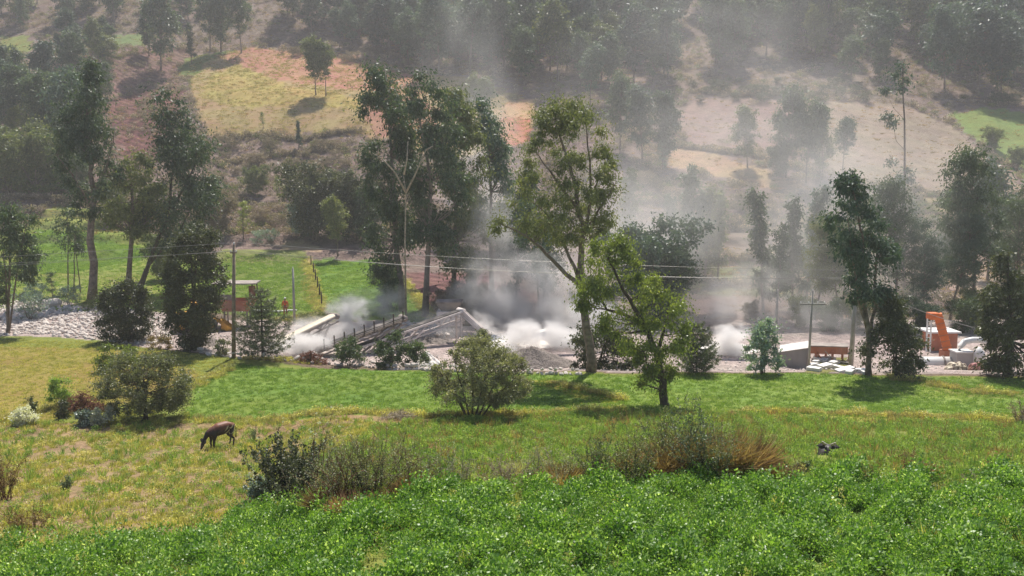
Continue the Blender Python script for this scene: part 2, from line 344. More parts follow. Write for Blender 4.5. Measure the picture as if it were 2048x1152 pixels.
def ground_mat():
    m, nt, p, o = newmat('ground'); L = nt.links.new
    at = N(nt, 'ShaderNodeAttribute'); at.attribute_name = 'base'
    rg = N(nt, 'ShaderNodeAttribute'); rg.attribute_name = 'rg'
    fu = N(nt, 'ShaderNodeAttribute'); fu.attribute_name = 'furrow'
    tc = N(nt, 'ShaderNodeTexCoord')
    def noise(s, d, r=.6):
        n = N(nt, 'ShaderNodeTexNoise'); n.inputs['Scale'].default_value = s; n.inputs['Detail'].default_value = d; n.inputs['Roughness'].default_value = r
        L(tc.outputs['Object'], n.inputs['Vector']); return n.outputs[0]
    def mr(x, a, b, c, d):
        n = N(nt, 'ShaderNodeMapRange'); L(x, n.inputs[0])
        for i, v in enumerate((a, b, c, d)):
            if hasattr(v, 'links'): L(v, n.inputs[i + 1])
            else: n.inputs[i + 1].default_value = v
        return n.outputs[0]
    def math_(op, a, b):
        n = N(nt, 'ShaderNodeMath', operation=op)
        for i, v in enumerate((a, b)):
            if hasattr(v, 'links'): L(v, n.inputs[i])
            else: n.inputs[i].default_value = v
        return n.outputs[0]
    fine = noise(3.2, 8, .75); mid = noise(.45, 6, .65); big = noise(.06, 4, .6)
    a1 = mr(fine, .3, .7, -.5, .5); a2 = mr(mid, .3, .7, -.5, .5); a3 = mr(big, .3, .7, -.5, .5)
    amp = mr(rg.outputs['Fac'], 0, 1, .35, 1.1)
    s = math_('ADD', math_('MULTIPLY', a1, .9), math_('ADD', math_('MULTIPLY', a2, .7), math_('MULTIPLY', a3, .35)))
    v = math_('ADD', math_('MULTIPLY', s, amp), 1.0)
    wv = N(nt, 'ShaderNodeTexWave'); wv.bands_direction = 'DIAGONAL'; wv.inputs['Scale'].default_value = .22; wv.inputs['Distortion'].default_value = 3; wv.inputs['Detail'].default_value = 3
    L(tc.outputs['Object'], wv.inputs['Vector'])
    f = math_('MULTIPLY', math_('MULTIPLY', math_('ADD', wv.outputs['Fac'], -.5), fu.outputs['Fac']), .28)
    v = math_('MAXIMUM', math_('ADD', v, f), .12)
    sc_ = N(nt, 'ShaderNodeVectorMath', operation='SCALE'); L(at.outputs['Color'], sc_.inputs[0]); L(v, sc_.inputs['Scale'])
    # drift of hue
    hs = N(nt, 'ShaderNodeHueSaturation'); L(sc_.outputs[0], hs.inputs['Color']); L(mr(noise(.16, 5), .35, .65, .468, .503), hs.inputs['Hue']); hs.inputs['Saturation'].default_value = 1.0
    L(hs.outputs[0], p.inputs['Base Color']); p.inputs['Roughness'].default_value = .95; p.inputs['Specular IOR Level'].default_value = .1
    b = N(nt, 'ShaderNodeBump'); b.inputs[1].default_value = 1; L(mr(rg.outputs['Fac'], .1, 1, .08, .9), b.inputs[0])
    h = math_('ADD', math_('MULTIPLY', fine, .35), math_('ADD', math_('MULTIPLY', mid, .9), math_('MULTIPLY', f, .7)))
    L(h, b.inputs['Height']); L(b.outputs[0], p.inputs['Normal'])
    return m
tag(link('ground', build_ground(), ground_mat()), kind='structure', label='valley floor and hillside with green, golden and ploughed fields')
# ------------------------------------------------------------------ leaves, plants, trees
def leaf_quads(rs, c, d, L_, W_, fold=.0):
    """rhombic leaves: base c, direction d (unit), length, width -> verts, faces"""
    n = len(c); q = rs.normal(size=(n, 3)); s = np.cross(d, q); s /= (np.linalg.norm(s, axis=1, keepdims=True) + 1e-9)
    L_ = np.asarray(L_).reshape(-1, 1) * np.ones((n, 1)); W_ = np.asarray(W_).reshape(-1, 1) * np.ones((n, 1))
    V = np.stack([c, c + d * L_ * .5 + s * W_ * .5, c + d * L_, c + d * L_ * .5 - s * W_ * .5], 1).reshape(-1, 3)
    return V, np.arange(4 * n).reshape(-1, 4)
def unit(v): return v / (np.linalg.norm(v, axis=-1, keepdims=True) + 1e-9)
class Foliage:
    def __init__(s, seed): s.rs = np.random.RandomState(seed); s.V = []; s.T = []; s.n = 0
    def clump(s, c, r, n, L_, W_, droop=.3, flat=.8, tint=None, shell=.35):
        rs = s.rs; u = unit(rs.normal(size=(n, 3))); rad = np.minimum(np.abs(rs.normal(0, .68, (n, 1))) + .08, 1.6)
        p = np.array(c) + u * rad * r * np.array([1, 1, flat])
        d = unit(u * .6 + rs.normal(size=(n, 3)) * .8 + np.array([0, 0, -droop * 2]))
        V, _ = leaf_quads(rs, p, d, L_ * rs.uniform(.6, 1.25, n), W_ * rs.uniform(.7, 1.2, n))
        s.V.append(V); t = (rs.uniform(.2, .8) if tint is None else tint) * .55 + rs.rand(n) ** 1.5 * .55
        s.T.append(np.clip(t, 0, 1)); s.n += n
    def along(s, pts, n, L_, W_, spread=.05, droop=0, up=0, tint=.5):
        rs = s.rs; pts = np.array(pts); k = rs.rand(n) * (len(pts) - 1); i = np.minimum(k.astype(int), len(pts) - 2); f = (k - i)[:, None]
        p = pts[i] * (1 - f) + pts[i + 1] * f + rs.normal(size=(n, 3)) * spread
        d = unit(rs.normal(size=(n, 3)) + np.array([0, 0, up - droop]))
        V, _ = leaf_quads(rs, p, d, L_ * rs.uniform(.6, 1.25, n), W_ * rs.uniform(.7, 1.2, n))
        s.V.append(V); s.T.append(np.clip(tint * .6 + rs.rand(n) * .5, 0, 1)); s.n += n
    def arrays(s): V = np.concatenate(s.V); return V, np.arange(len(V)).reshape(-1, 4), np.concatenate(s.T)
    def mesh(s, name):
        V, Fq, T = s.arrays(); return npmesh(name, V, Fq, {'tint': ('FACE', 'FLOAT', T)})
def wander(rs, a, d, L_, n, wob, up=0.):
    pts = [np.array(a, float)]; d = unit(np.array(d, float))
    for i in range(n):
        d = unit(d + rs.normal(size=3) * wob + np.array([0, 0, up])); pts.append(pts[-1] + d * L_ / n)
    return pts
def make_tree(seed, h, cw, base=.35, stems=1, nbr=22, up=.9, cr=.09, leaves=60, L_=.3, W_=.09, droop=.4, shape='oval', trunk=.016, lean=0., fork=.3, gap=0., sub=3, leanv=(0, 0)):
    """returns (wood mesh, crown mesh); h metres, cw crown half width, base = share of bare trunk"""
    rs = np.random.RandomState(seed); fo = Foliage(seed + 1); wd = MB(); tr = h * trunk
    prof = {'oval': lambda t: math.sin(PI * min(1, max(0, t * .86 + .12))) ** .7, 'column': lambda t: (min(1, t * 5 + .3)) * (1 - max(0, t - .55) / .45 * .75),
            'cone': lambda t: max(.06, (1 - t) ** .85), 'top': lambda t: .35 + .65 * math.sin(PI * min(1, t * .8 + .2)), 'egg': lambda t: .25 + .75 * math.sin(PI * min(.95, t * .6 + .22)),
            'vase': lambda t: .5 + .5 * math.sin(PI * min(.9, t * .55 + .25))}[shape]
    tips = []
    for s in range(stems):
        ang = 2 * PI * (s + rs.rand() * .5) / stems; sp = fork if stems > 1 else 0
        d0 = np.array([math.cos(ang) * sp + leanv[0], math.sin(ang) * sp + leanv[1], 1.])
        hs = h * (1 if s == 0 else rs.uniform(.75, .97))
        b0 = np.array([math.cos(ang), math.sin(ang), 0]) * tr * (1. if stems > 1 else 0)
        pts = wander(rs, b0, d0, hs * .95, 9, .045, up=.03); pts = [np.array(p) for p in pts]
        k = hs * .95 / max(pts[-1][2], .1); pts = [p * np.array([1, 1, k]) for p in pts]
        pts[0][2] = -.25
        r = tr / math.sqrt(stems) ** .7
        wd.tube(pts, [max(r * (1 - .93 * (i / 9)) * (1.35 if i == 0 else 1), .01) for i in range(10)], 7)
        nb = max(3, int(nbr / stems))
        for b in range(nb):
            t = (b + rs.rand()) / nb
            if rs.rand() < gap: continue
            zt = base + (1 - base) * t * .97; k = zt * 9; i = min(int(k), 8); a = pts[i] * (1 - (k - i)) + pts[i + 1] * (k - i)
            w_ = prof(t) * cw * rs.uniform(.65, 1.12); az = rs.rand() * 2 * PI + b * 2.4
            L2 = w_ * rs.uniform(.85, 1.1); slope = up * rs.uniform(.6, 1.3)
            bp = wander(rs, a, (math.cos(az), math.sin(az), slope), L2 * math.sqrt(1 + .5 * slope ** 2), 4, .12, up=.02)
            wd.tube(bp, [max(r * .42 * (1 - zt * .6) * (1 - .8 * j / 4), .012) for j in range(5)], 4, False)
            R = cr * h
            for q in range(sub):
                j = rs.uniform(.45, 1) if q else 1.0; kk = j * 4; ii = min(int(kk), 3); cpt = bp[ii] * (1 - (kk - ii)) + bp[ii + 1] * (kk - ii)
                cpt = cpt + rs.normal(size=3) * R * (.55 if q else .2)
                fo.clump(cpt, R * rs.uniform(.6, 1.15), int(leaves * rs.uniform(.6, 1.2)), L_, W_, droop=droop)
        fo.clump(pts[-1], cr * h * .7, leaves, L_, W_, droop=droop)
    return wd.mesh('trunk'), fo.mesh('crown')
def plant_tree(meshes, loc, leaf, bark, name='eucalyptus_tree', rz=0, s=1., sz=None, lab=None, cat='tree', group=None, crown='crown'):
    e = empty(name, loc, rz, label=lab, cat=cat, group=group); e.scale = (s, s, sz or s)
    for nm, me, mat in (('trunk', meshes[0], bark), (crown, meshes[1], leaf)):
        if len(me.materials) == 0: me.materials.append(None)
        o = bpy.data.objects.new(nm, me); C.objects.link(o); o.parent = e
        o.material_slots[0].link = 'OBJECT'; o.material_slots[0].material = mat
    return e
# tree kinds kept at unit size 10 m high, scaled when planted
TK = {}
for i in range(5):
    TK['forest%d' % i] = make_tree(100 + i, 16, 3.0, base=(.2, .25, .38, .18, .42)[i], nbr=44, up=1.0, cr=.078, leaves=78, L_=.62, W_=.27, droop=.45, shape='column', sub=2, trunk=.011)
for i in range(3):
    TK['slim%d' % i] = make_tree(140 + i, 14, 1.35, base=.12, nbr=30, up=1.5, cr=.05, leaves=80, L_=.42, W_=.19, droop=.4, shape='cone', sub=2, trunk=.011)
for i in range(4):
    TK['euc%d' % i] = make_tree(160 + i, 20, 3.6, base=.3, stems=[1, 2, 1, 3][i], nbr=46, up=.9, cr=.065, leaves=120, L_=.42, W_=.16, droop=.55, shape='top', sub=3, fork=.13, gap=.1, trunk=.012)
for i in range(3):
    TK['bushtree%d' % i] = make_tree(190 + i, 8, 3.0, base=.05, stems=4, nbr=44, up=.9, cr=.11, leaves=120, L_=.32, W_=.16, droop=.2, shape='oval', sub=3, fork=.35)
for i in range(3):
    TK['sapling%d' % i] = make_tree(210 + i, 6, 1.1, base=.15, stems=1, nbr=20, up=1.1, cr=.085, leaves=45, L_=.22, W_=.09, droop=.25, shape='column', sub=2)
for i in range(3):
    TK['shrub%d' % i] = make_tree(230 + i, 2.6, 1.5, base=.0, stems=5, nbr=26, up=.7, cr=.16, leaves=42, L_=.2, W_=.09, droop=.0, shape='oval', sub=2, fork=.5, trunk=.02)
HK = {'forest': 16, 'slim': 14, 'euc': 20, 'bushtree': 8, 'sapling': 6, 'shrub': 2.6}
def put(kind, v, px, base, top, leaf, bark='bark', name='eucalyptus_tree', lab='', cat='tree', group=None, d=None, wide=1., rz=None, sink=.1):
    g = D(px, d) if d else G(px, base); hh = Zat(top, g.y) - g.z; s = hh / HK[kind]
    e = plant_tree(TK[kind + str(v)], (g.x, g.y, g.z - sink), M[leaf], M[bark], name, rz if rz is not None else (px * 1.7) % 6.28, s * wide, s, lab, cat, group)
    return e
# ------------------------------------------------------------------ instanced ground cover ("stuff")
def scatter(name, protos, pts, rots, scs, idx, mat, label):
    """one object: prototypes and scatter points live in its own mesh, geometry nodes copy the prototypes onto the points"""
    Vs = []; Fs = []; Ts = []; pa = []; off = 0
    for k, (V, Fq, T) in enumerate(protos):
        Vs.append(V); Fs.append(Fq + off); Ts.append(T); pa.append(np.full(len(V), k)); off += len(V)
    n = len(pts); nv = off + n
    V = np.concatenate(Vs + [np.asarray(pts)]); me = bpy.data.meshes.new(name)
    Fq = np.concatenate(Fs).astype(np.int32); k = Fq.shape[1]
    me.vertices.add(nv); me.vertices.foreach_set('co', V.astype(np.float32).ravel())
    me.loops.add(Fq.size); me.loops.foreach_set('vertex_index', Fq.ravel())
    me.polygons.add(len(Fq)); me.polygons.foreach_set('loop_start', np.arange(0, Fq.size, k, dtype=np.int32))
    def at(nm, typ, dom, arr, key):
        a = me.attributes.new(nm, typ, dom); a.data.foreach_set(key, np.ascontiguousarray(arr).ravel())
    at('tint', 'FLOAT', 'FACE', np.concatenate(Ts).astype(np.float32), 'value')
    at('proto', 'INT', 'POINT', np.concatenate(pa + [np.full(n, -1)]).astype(np.int32), 'value')
    z = np.zeros((off, 3))
    at('rotv', 'FLOAT_VECTOR', 'POINT', np.concatenate([z, rots]).astype(np.float32), 'vector')
    at('scv', 'FLOAT_VECTOR', 'POINT', np.concatenate([z, scs]).astype(np.float32), 'vector')
    at('pick', 'INT', 'POINT', np.concatenate([np.zeros(off), idx]).astype(np.int32), 'value')
    me.update(); me.materials.append(mat)
    ng = bpy.data.node_groups.new(name, 'GeometryNodeTree')
    ng.interface.new_socket('Geometry', in_out='INPUT', socket_type='NodeSocketGeometry')
    ng.interface.new_socket('Geometry', in_out='OUTPUT', socket_type='NodeSocketGeometry')
    gi = ng.nodes.new('NodeGroupInput'); go = ng.nodes.new('NodeGroupOutput'); L = ng.links.new
    def attr(nm, dt):
        a = ng.nodes.new('GeometryNodeInputNamedAttribute'); a.data_type = dt; a.inputs['Name'].default_value = nm; return a.outputs['Attribute']
    pr = attr('proto', 'INT'); jn = ng.nodes.new('GeometryNodeJoinGeometry')
    def sep(val, dom='POINT'):
        c = ng.nodes.new('FunctionNodeCompare'); c.data_type = 'INT'; c.operation = 'EQUAL'
        L(pr, c.inputs['A'] if c.inputs['A'].type == 'INT' else c.inputs[2]); (c.inputs[3]).default_value = val
        s = ng.nodes.new('GeometryNodeSeparateGeometry'); s.domain = dom; L(gi.outputs[0], s.inputs[0]); L(c.outputs[0], s.inputs[1]); return s.outputs[0]
    for i in range(len(protos)):
        g = ng.nodes.new('GeometryNodeGeometryToInstance'); L(sep(i), g.inputs[0]); L(g.outputs[0], jn.inputs[0])
    ip = ng.nodes.new('GeometryNodeInstanceOnPoints'); L(sep(-1), ip.inputs['Points']); L(jn.outputs[0], ip.inputs['Instance'])
    ip.inputs['Pick Instance'].default_value = True; L(attr('pick', 'INT'), ip.inputs['Instance Index'])
    er = ng.nodes.new('FunctionNodeEulerToRotation'); L(attr('rotv', 'FLOAT_VECTOR'), er.inputs[0]); L(er.outputs[0], ip.inputs['Rotation'])
    L(attr('scv', 'FLOAT_VECTOR'), ip.inputs['Scale']); L(ip.outputs[0], go.inputs[0])
    o = bpy.data.objects.new(name, me); C.objects.link(o); m = o.modifiers.new('scatter', 'NODES'); m.node_group = ng
    return tag(o, label, None, None, 'stuff')
def tuft(seed, n, h, wd_, r, lean=.35, tint=None):
    rs = np.random.RandomState(seed); a = rs.rand(n) * 2 * PI; q = rs.rand(n) ** .6 * r
    c = np.stack([np.cos(a) * q, np.sin(a) * q, np.full(n, -.02)], 1); d = unit(np.stack([np.cos(a) * lean, np.sin(a) * lean, np.ones(n)], 1) + rs.normal(size=(n, 3)) * .25)
    V, Fq = leaf_quads(rs, c, d, h * rs.uniform(.5, 1.1, n), wd_); return V, Fq, np.clip((rs.rand() * .3 if tint is None else tint) + rs.rand(n) * .7, 0, 1)
def leafclump(seed, n, r, h, L_, W_, up=.4, low=.0):
    rs = np.random.RandomState(seed); u = unit(rs.normal(size=(n, 3))); q = rs.rand(n, 1) ** .4
    c = u * q * np.array([r, r, h * .5]) + np.array([0, 0, h * .5 + low]); d = unit(u * .5 + rs.normal(size=(n, 3)) * .7 + np.array([0, 0, up]))
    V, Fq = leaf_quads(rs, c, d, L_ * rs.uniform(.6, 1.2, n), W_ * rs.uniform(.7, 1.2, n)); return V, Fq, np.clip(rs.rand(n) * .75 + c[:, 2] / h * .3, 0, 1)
def on_ground(poly_px, n, seed, dens=None):
    pl = gpoly(poly_px); rs = np.random.RandomState(seed); xs = [p[0] for p in pl]; ys = [p[1] for p in pl]
    X = rs.uniform(min(xs), max(xs), n * 4); Y = rs.uniform(min(ys), max(ys), n * 4); m = inpoly(X, Y, pl)
    if dens is not None: m &= rs.rand(n * 4) < dens(X, Y)
    X = X[m][:n]; Y = Y[m][:n]; return X, Y, rs
def cover(name, protos, X, Y, rs, mat, label, smin=.7, smax=1.3, zoff=0., tilt=.1, smod=None):
    n = len(X); s = rs.uniform(smin, smax, n)
    if smod: s = s * smod(X, Y)
    rots = np.stack([rs.normal(size=n) * tilt, rs.normal(size=n) * tilt, rs.rand(n) * 2 * PI], 1)
    pts = np.stack([X, Y, terrain(X, Y) + zoff], 1)
    return scatter(name, protos, pts, rots, np.stack([s, s, s * rs.uniform(.8, 1.2, n)], 1), rs.randint(0, len(protos), n), mat, label)
def cnt(poly_px, per_m2):
    pl = gpoly(poly_px); a = 0
    for i in range(len(pl)): x0, y0 = pl[i - 1]; x1, y1 = pl[i]; a += x0 * y1 - x1 * y0
    return int(abs(a) / 2 * per_m2)
# near alfalfa
ALF = [(-60, 1115), (120, 1100), (300, 1088), (430, 1068), (500, 1030), (560, 1024), (680, 1046), (800, 1018), (860, 994), (960, 988), (1080, 988), (1200, 980), (1260, 966), (1400, 957), (1560, 956), (1700, 962), (2150, 962), (2300, 1250), (1024, 1260), (-160, 1260)]
def dpatch(X, Y): return np.clip(.62 + 1.5 * bump(X * 1.3, Y * 1.3, 1.5) + .9 * bump(X + 7, Y, 4), .03, 1) * (.35 + .65 * sst(-9.5, -5.5, X))
X, Y, rs = on_ground(ALF, cnt(ALF, 52), 11, dpatch)
cover('alfalfa', [leafclump(k, 100, .23, .5, .07, .042) for k in (1, 2, 3)] + [leafclump(4, 110, .27, .6, .075, .045)], X, Y, rs, M['alfalfa'], 'dense bright green alfalfa crop filling the bottom right of the picture', .6, 1.3, smod=lambda X, Y: np.clip(.85 + .75 * bump(X, Y, 1.7) + .4 * bump(X + 3, Y, .8), .45, 1.15))
X, Y, rs = on_ground(ALF, cnt(ALF, .8), 111)
cover('crop_weeds', [leafclump(112, 60, .2, .55, .09, .03, .8), tuft(113, 26, .6, .03, .14), leafclump(114, 90, .16, .6, .06, .03, .8)], X, Y, rs, M['pasture'], 'yellowing weeds and seed heads standing in the alfalfa', .5, 1.15)
# pasture in front on the left
PAS = [(-160, 1250), (-160, 850), (0, 846), (330, 842), (520, 838), (640, 840), (760, 845), (700, 900), (560, 950), (500, 1010), (460, 1060), (480, 1250)]
def dclump(X, Y): return np.clip(.38 + 1.5 * bump(X * 1.1, Y, 1.1) + .9 * bump(X + 50, Y, 4.5), .03, 1)
X, Y, rs = on_ground(PAS, cnt(PAS, 15), 12, dclump)
cover('pasture_grass', [tuft(21, 26, .17, .022, .16), tuft(22, 22, .12, .022, .2, .6), tuft(23, 34, .24, .02, .12), leafclump(24, 60, .16, .13, .06, .03, .2)], X, Y, rs, M['pasture'], 'sparse yellow green pasture grass round the brown calf', .5, 1.5)
X, Y, rs = on_ground(PAS, cnt(PAS, 2.4), 13)
cover('pasture_weeds', [leafclump(25, 90, .2, .28, .07, .04), leafclump(26, 70, .3, .2, .06, .035), tuft(27, 30, .4, .03, .1)], X, Y, rs, M['field'], 'darker green weed clumps dotted through the left pasture', .5, 1.2)
COWX = D(1640, 28).x
def clear(X, Y): return 1. - ((np.abs(X - COWX * Y / 28.) < .42) & (Y > 26.5) & (Y < 30.2)) * .82
# strip between pasture and alfalfa, and sloping weedy field behind the alfalfa
MIDW = [(760, 845), (860, 842), (1000, 835), (1300, 822), (1560, 832), (1900, 846), (2200, 846), (2250, 972), (1700, 968), (1560, 962), (1250, 972), (860, 1000), (700, 1048), (560, 1028), (560, 950), (700, 900)]
X, Y, rs = on_ground(MIDW, cnt(MIDW, 16), 14, lambda X, Y: np.clip(.5 + 1.2 * bump(X * 1.1, Y, 1.3) + .6 * bump(X + 50, Y, 5), .06, 1) * clear(X, Y))
cover('field_weeds', [leafclump(31, 60, .22, .24, .075, .038), tuft(32, 30, .26, .026, .16), leafclump(33, 50, .26, .2, .08, .04), tuft(34, 24, .36, .024, .12)], X, Y, rs, M['field'], 'weedy green slope between the alfalfa and the mown field', .5, 1.3)
X, Y, rs = on_ground(MIDW, cnt(MIDW, 3), 15, clear)
cover('dry_stalks', [tuft(35, 24, .4, .02, .2), tuft(36, 18, .55, .02, .15, .5)], X, Y, rs, M['dry'], 'pale dry stalks scattered through the weedy slope', .4, 1.1)
# crop in the middle fields
for nm, poly, per, mt, sd_, lab in (
    ('crop_grass', [(360, 838), (390, 775), (470, 728), (860, 745), (1100, 750), (1560, 746), (1780, 754), (2250, 790), (2250, 840), (1700, 836), (1300, 820), (850, 830)], 13, 'field', 16, 'short even green crop in the fields along the crushing yard'),
    ('crop_grass', [(-250, 860), (-200, 676), (200, 684), (480, 720), (390, 775), (330, 835), (0, 846)], 9, 'pasture', 17, 'thin yellowing grass of the rounded field at left'),
    ('crop_grass', [(1780, 756), (2300, 756), (2300, 790), (1900, 778)], 8, 'field', 18, 'darker green crop strip at the right edge')):
    X, Y, rs = on_ground(poly, cnt(poly, per), sd_)
    cover(nm, [tuft(41, 22, .13, .035, .22, .5), leafclump(42, 40, .24, .12, .07, .04, .3), tuft(43, 26, .17, .03, .18)], X, Y, rs, M[mt], lab, .5, 1.1)
FARG = [([(60, 545), (62, 500), (75, 455), (200, 470), (330, 500), (220, 530), (150, 548)], 'lush green crop on the far left plots'), ([(405, 618), (430, 520), (455, 508), (612, 515), (636, 600), (640, 625), (520, 636)], 'short dull green crop of the plot behind the wooden pole'),
        ([(626, 520), (760, 520), (800, 560), (856, 636), (830, 645), (700, 636), (650, 616)], 'lush green crop of the plot right of the dry strip'), ([(-60, 620), (-60, 520), (60, 460), (330, 480), (420, 530), (440, 600), (200, 625)], 'yellowish grass of the far left plots')]
for q, (poly, lab) in enumerate(FARG):
    X, Y, rs = on_ground(poly, cnt(poly, 5 if q < 3 else 2), 44 + q, lambda X, Y: np.clip(.7 + bump(X, Y, 3), .15, 1))
    cover('crop_grass', [tuft(45, 30, .2, .07, .4, .5), leafclump(46, 40, .4, .2, .12, .07, .3)], X, Y, rs, M['field'], lab, .5, 1.1)
# ragged grass banks between fields
BANKS = [((340, 838), (500, 842), .35), ((520, 838), (860, 832), .45), ((860, 832), (1250, 822), .25), ((1480, 822), (2100, 845), .3), ((1100, 765), (1250, 802), .15), ((1780, 757), (1950, 785), .4), ((1950, 785), (2100, 792), .4),
         ((380, 780), (460, 735), .5), ((480, 718), (640, 728), .3), ((0, 842), (180, 800), .6), ((608, 515), (640, 625), .9), ((800, 560), (880, 650), .7), ((560, 640), (640, 632), 1.0), ((590, 640), (700, 640), 1.0)]
PX = []; PY = []
rs = np.random.RandomState(19)
for a, b, wdt in BANKS:
    A = G(*a); B = G(*b); n = int((B - A).length * 11); t = rs.rand(n); PX.append(A.x + (B.x - A.x) * t + rs.normal(size=n) * wdt * .5); PY.append(A.y + (B.y - A.y) * t + rs.normal(size=n) * wdt)
X = np.concatenate(PX); Y = np.concatenate(PY)
cover('bank_grass', [tuft(51, 40, .38, .035, .22, .5), tuft(52, 34, .28, .035, .26, .8), leafclump(53, 60, .3, .3, .09, .05)], X, Y, rs, M['straw'], 'straw coloured grass along the field banks', .4, 1.1)
sel = rs.rand(len(X)) < .5
cover('bank_weeds', [leafclump(54, 80, .32, .34, .09, .05), tuft(55, 40, .35, .035, .22, .5)], X[sel] + .2, Y[sel], rs, M['pasture'], 'green and yellow weeds along the field banks', .5, 1.3)
# scrub on the dry hillside
def rough_at(X, Y):
    r = np.zeros(X.shape)
    for pts, c, q, f in FIELDS: r[inpoly(X, Y, gpoly(pts))] = q
    return r
HILL = [(-150, 470), (-150, 40), (700, -40), (2200, -40), (2200, 640), (1300, 640), (1300, 480), (640, 480)]
def dh(X, Y): return sst(.5, 1, rough_at(X, Y)) * np.clip(.55 + 1.3 * bump(X, Y, 9), .06, 1)
X, Y, rs = on_ground(HILL, 15000, 61, dh)
cover('scrub', [leafclump(k, 90, .9, .9, .3, .16, .3) for k in (62, 63, 64)], X, Y, rs, M['scrub'], 'dry brown scrub covering the bare hillside', .35, 1.3)
X, Y, rs = on_ground(HILL, 2600, 65, dh)
cover('hill_bushes', [leafclump(k, 110, 1.0, 1.2, .32, .17, .3) for k in (66, 67)], X, Y, rs, M['euc_olive'], 'low dull green bushes among the hillside scrub', .3, 1.1)
def dt(X, Y): return np.clip(.25 + .9 * bump(X, Y, 12), .05, 1) * (rough_at(X, Y) < .5)
X, Y, rs = on_ground([(380, 290), (380, 100), (560, 90), (1080, 190), (1060, 300)], 3500, 68, lambda X, Y: (rough_at(X, Y) < .45) * np.clip(.4 + bump(X, Y, 11), .05, 1))
cover('golden_crop', [tuft(69, 40, .55, .12, .8, .3), tuft(70, 40, .45, .12, .9, .4)], X, Y, rs, M['straw'], 'ripe golden crop on the rounded hill field', .3, .8)
X, Y, rs = on_ground(HILL, 13000, 71, lambda X, Y: np.clip(.5 + bump(X, Y, 6), .1, 1))
cover('dry_grass', [tuft(72, 30, .5, .12, .8, .3), tuft(73, 30, .35, .12, .9, .5)], X, Y, rs, M['dry'], 'dry grass tufts over the whole hillside', .3, .9)
PX = []; PY = []
for a, b, n in [((1340, 292), (1480, 308), 120), ((1480, 308), (1640, 352), 150), ((1690, 368), (1840, 386), 150), ((1840, 386), (1970, 398), 120), ((1380, 185), (1560, 190), 150), ((430, 275), (620, 280), 120), ((620, 280), (740, 262), 80), ((440, 330), (700, 300), 160), ((1350, 400), (1560, 430), 150), ((1440, 455), (1560, 460), 80), ((1380, 525), (1620, 530), 160), ((1380, 575), (1640, 572), 160), ((1900, 470), (2048, 480), 80), ((560, 98), (900, 152), 200), ((210, 120), (370, 95), 60), ((1960, 290), (2048, 350), 60), ((0, 240), (120, 190), 80), ((0, 405), (170, 408), 100)]:
    A = G(*a); B = G(*b); t = rs.rand(n); PX.append(A.x + (B.x - A.x) * t + rs.normal(size=n) * .3); PY.append(A.y + (B.y - A.y) * t + rs.normal(size=n) * .5)
cover('bank_scrub', [leafclump(k, 90, .6, .8, .25, .13, .3) for k in (74, 75)], np.concatenate(PX), np.concatenate(PY), rs, M['scrub'], 'lines of scrub along walls and terrace edges on the hillside', .5, 1.3)
# ------------------------------------------------------------------ forest: each tree a thing
FOREST = [
 ([(560, 92), (620, 100), (760, 108), (860, 150), (1000, 165), (1040, 100), (1040, 20), (560, 10)], 74, 'tall eucalyptus packed into the forest above the golden field', 'euc_blue', 17, 0),
 ([(1040, 170), (1240, 185), (1350, 180), (1350, 20), (1040, 20)], 62, 'tall eucalyptus packed into the forest at the top centre', 'euc_dark', 17, 0),
 ([(1350, 165), (1500, 120), (1640, 160), (1700, 165), (1700, 10), (1350, 20)], 46, 'hazy eucalyptus in the forest belt above the pale slope', 'euc_dark', 18, 0),
 ([(1700, 175), (1900, 190), (2120, 215), (2120, 90), (1980, 40), (1900, 0), (1700, 10)], 38, 'hazy blue green eucalyptus in the forest at the top right', 'euc_blue', 18, 0),
 ([(-40, 60), (-40, 10), (560, -20), (400, 40), (240, 60)], 26, 'dark eucalyptus in the forest at the top left corner', 'euc_dark', 15, 0),
 ([(-40, 215), (60, 200), (120, 110), (230, 90), (215, 190), (200, 280), (160, 360), (40, 330), (-40, 330)], 30, 'dark eucalyptus crowding the left slope beside the ploughed gully', 'euc_dark', 12, 0)]
rng = np.random.RandomState(5)
nforest = 0
for poly, n, lab, lf, hgt, _ in FOREST:
    pl = gpoly(poly); xs = [p[0] for p in pl]; ys = [p[1] for p in pl]; got = []
    for tr_ in range(60000):
        if len(got) >= n: break
        x, y = rng.uniform(min(xs), max(xs)), rng.uniform(min(ys), max(ys))
        if not inpoly(np.array([x]), np.array([y]), pl)[0]: continue
        if any((x - a) ** 2 + (y - b) ** 2 < 3.6 ** 2 for a, b in got): continue
        got.append((x, y))
    front = sorted(q[1] for q in got)[len(got) // 3]; lab0 = lab
    for x, y in got:
        lab = lab0
        if y < front:
            for u_, v_ in ((' packed into the forest', ' along the lower edge of the forest'), (' in the forest', ' along the lower edge of the forest'), (' crowding the left slope', ' at the foot of the grove on the left slope')): lab = lab.replace(u_, v_)
        k = rng.randint(5); s = hgt / 16 * rng.uniform(.62, 1.28)
        lf2 = lf if rng.rand() < .55 else ('euc_dark', 'euc_blue', 'euc_olive')[rng.randint(3)]
        plant_tree(TK['forest%d' % k], (x, y, float(terrain(x, y)) - .2), M[lf2], M['bark'] if rng.rand() < .7 else M['bark_pale'], 'eucalyptus_tree', rng.rand() * 6.28, s * rng.uniform(.9, 1.35), s, lab, 'tree', 'forest trees: ' + lab)
        nforest += 1
print('forest', nforest)
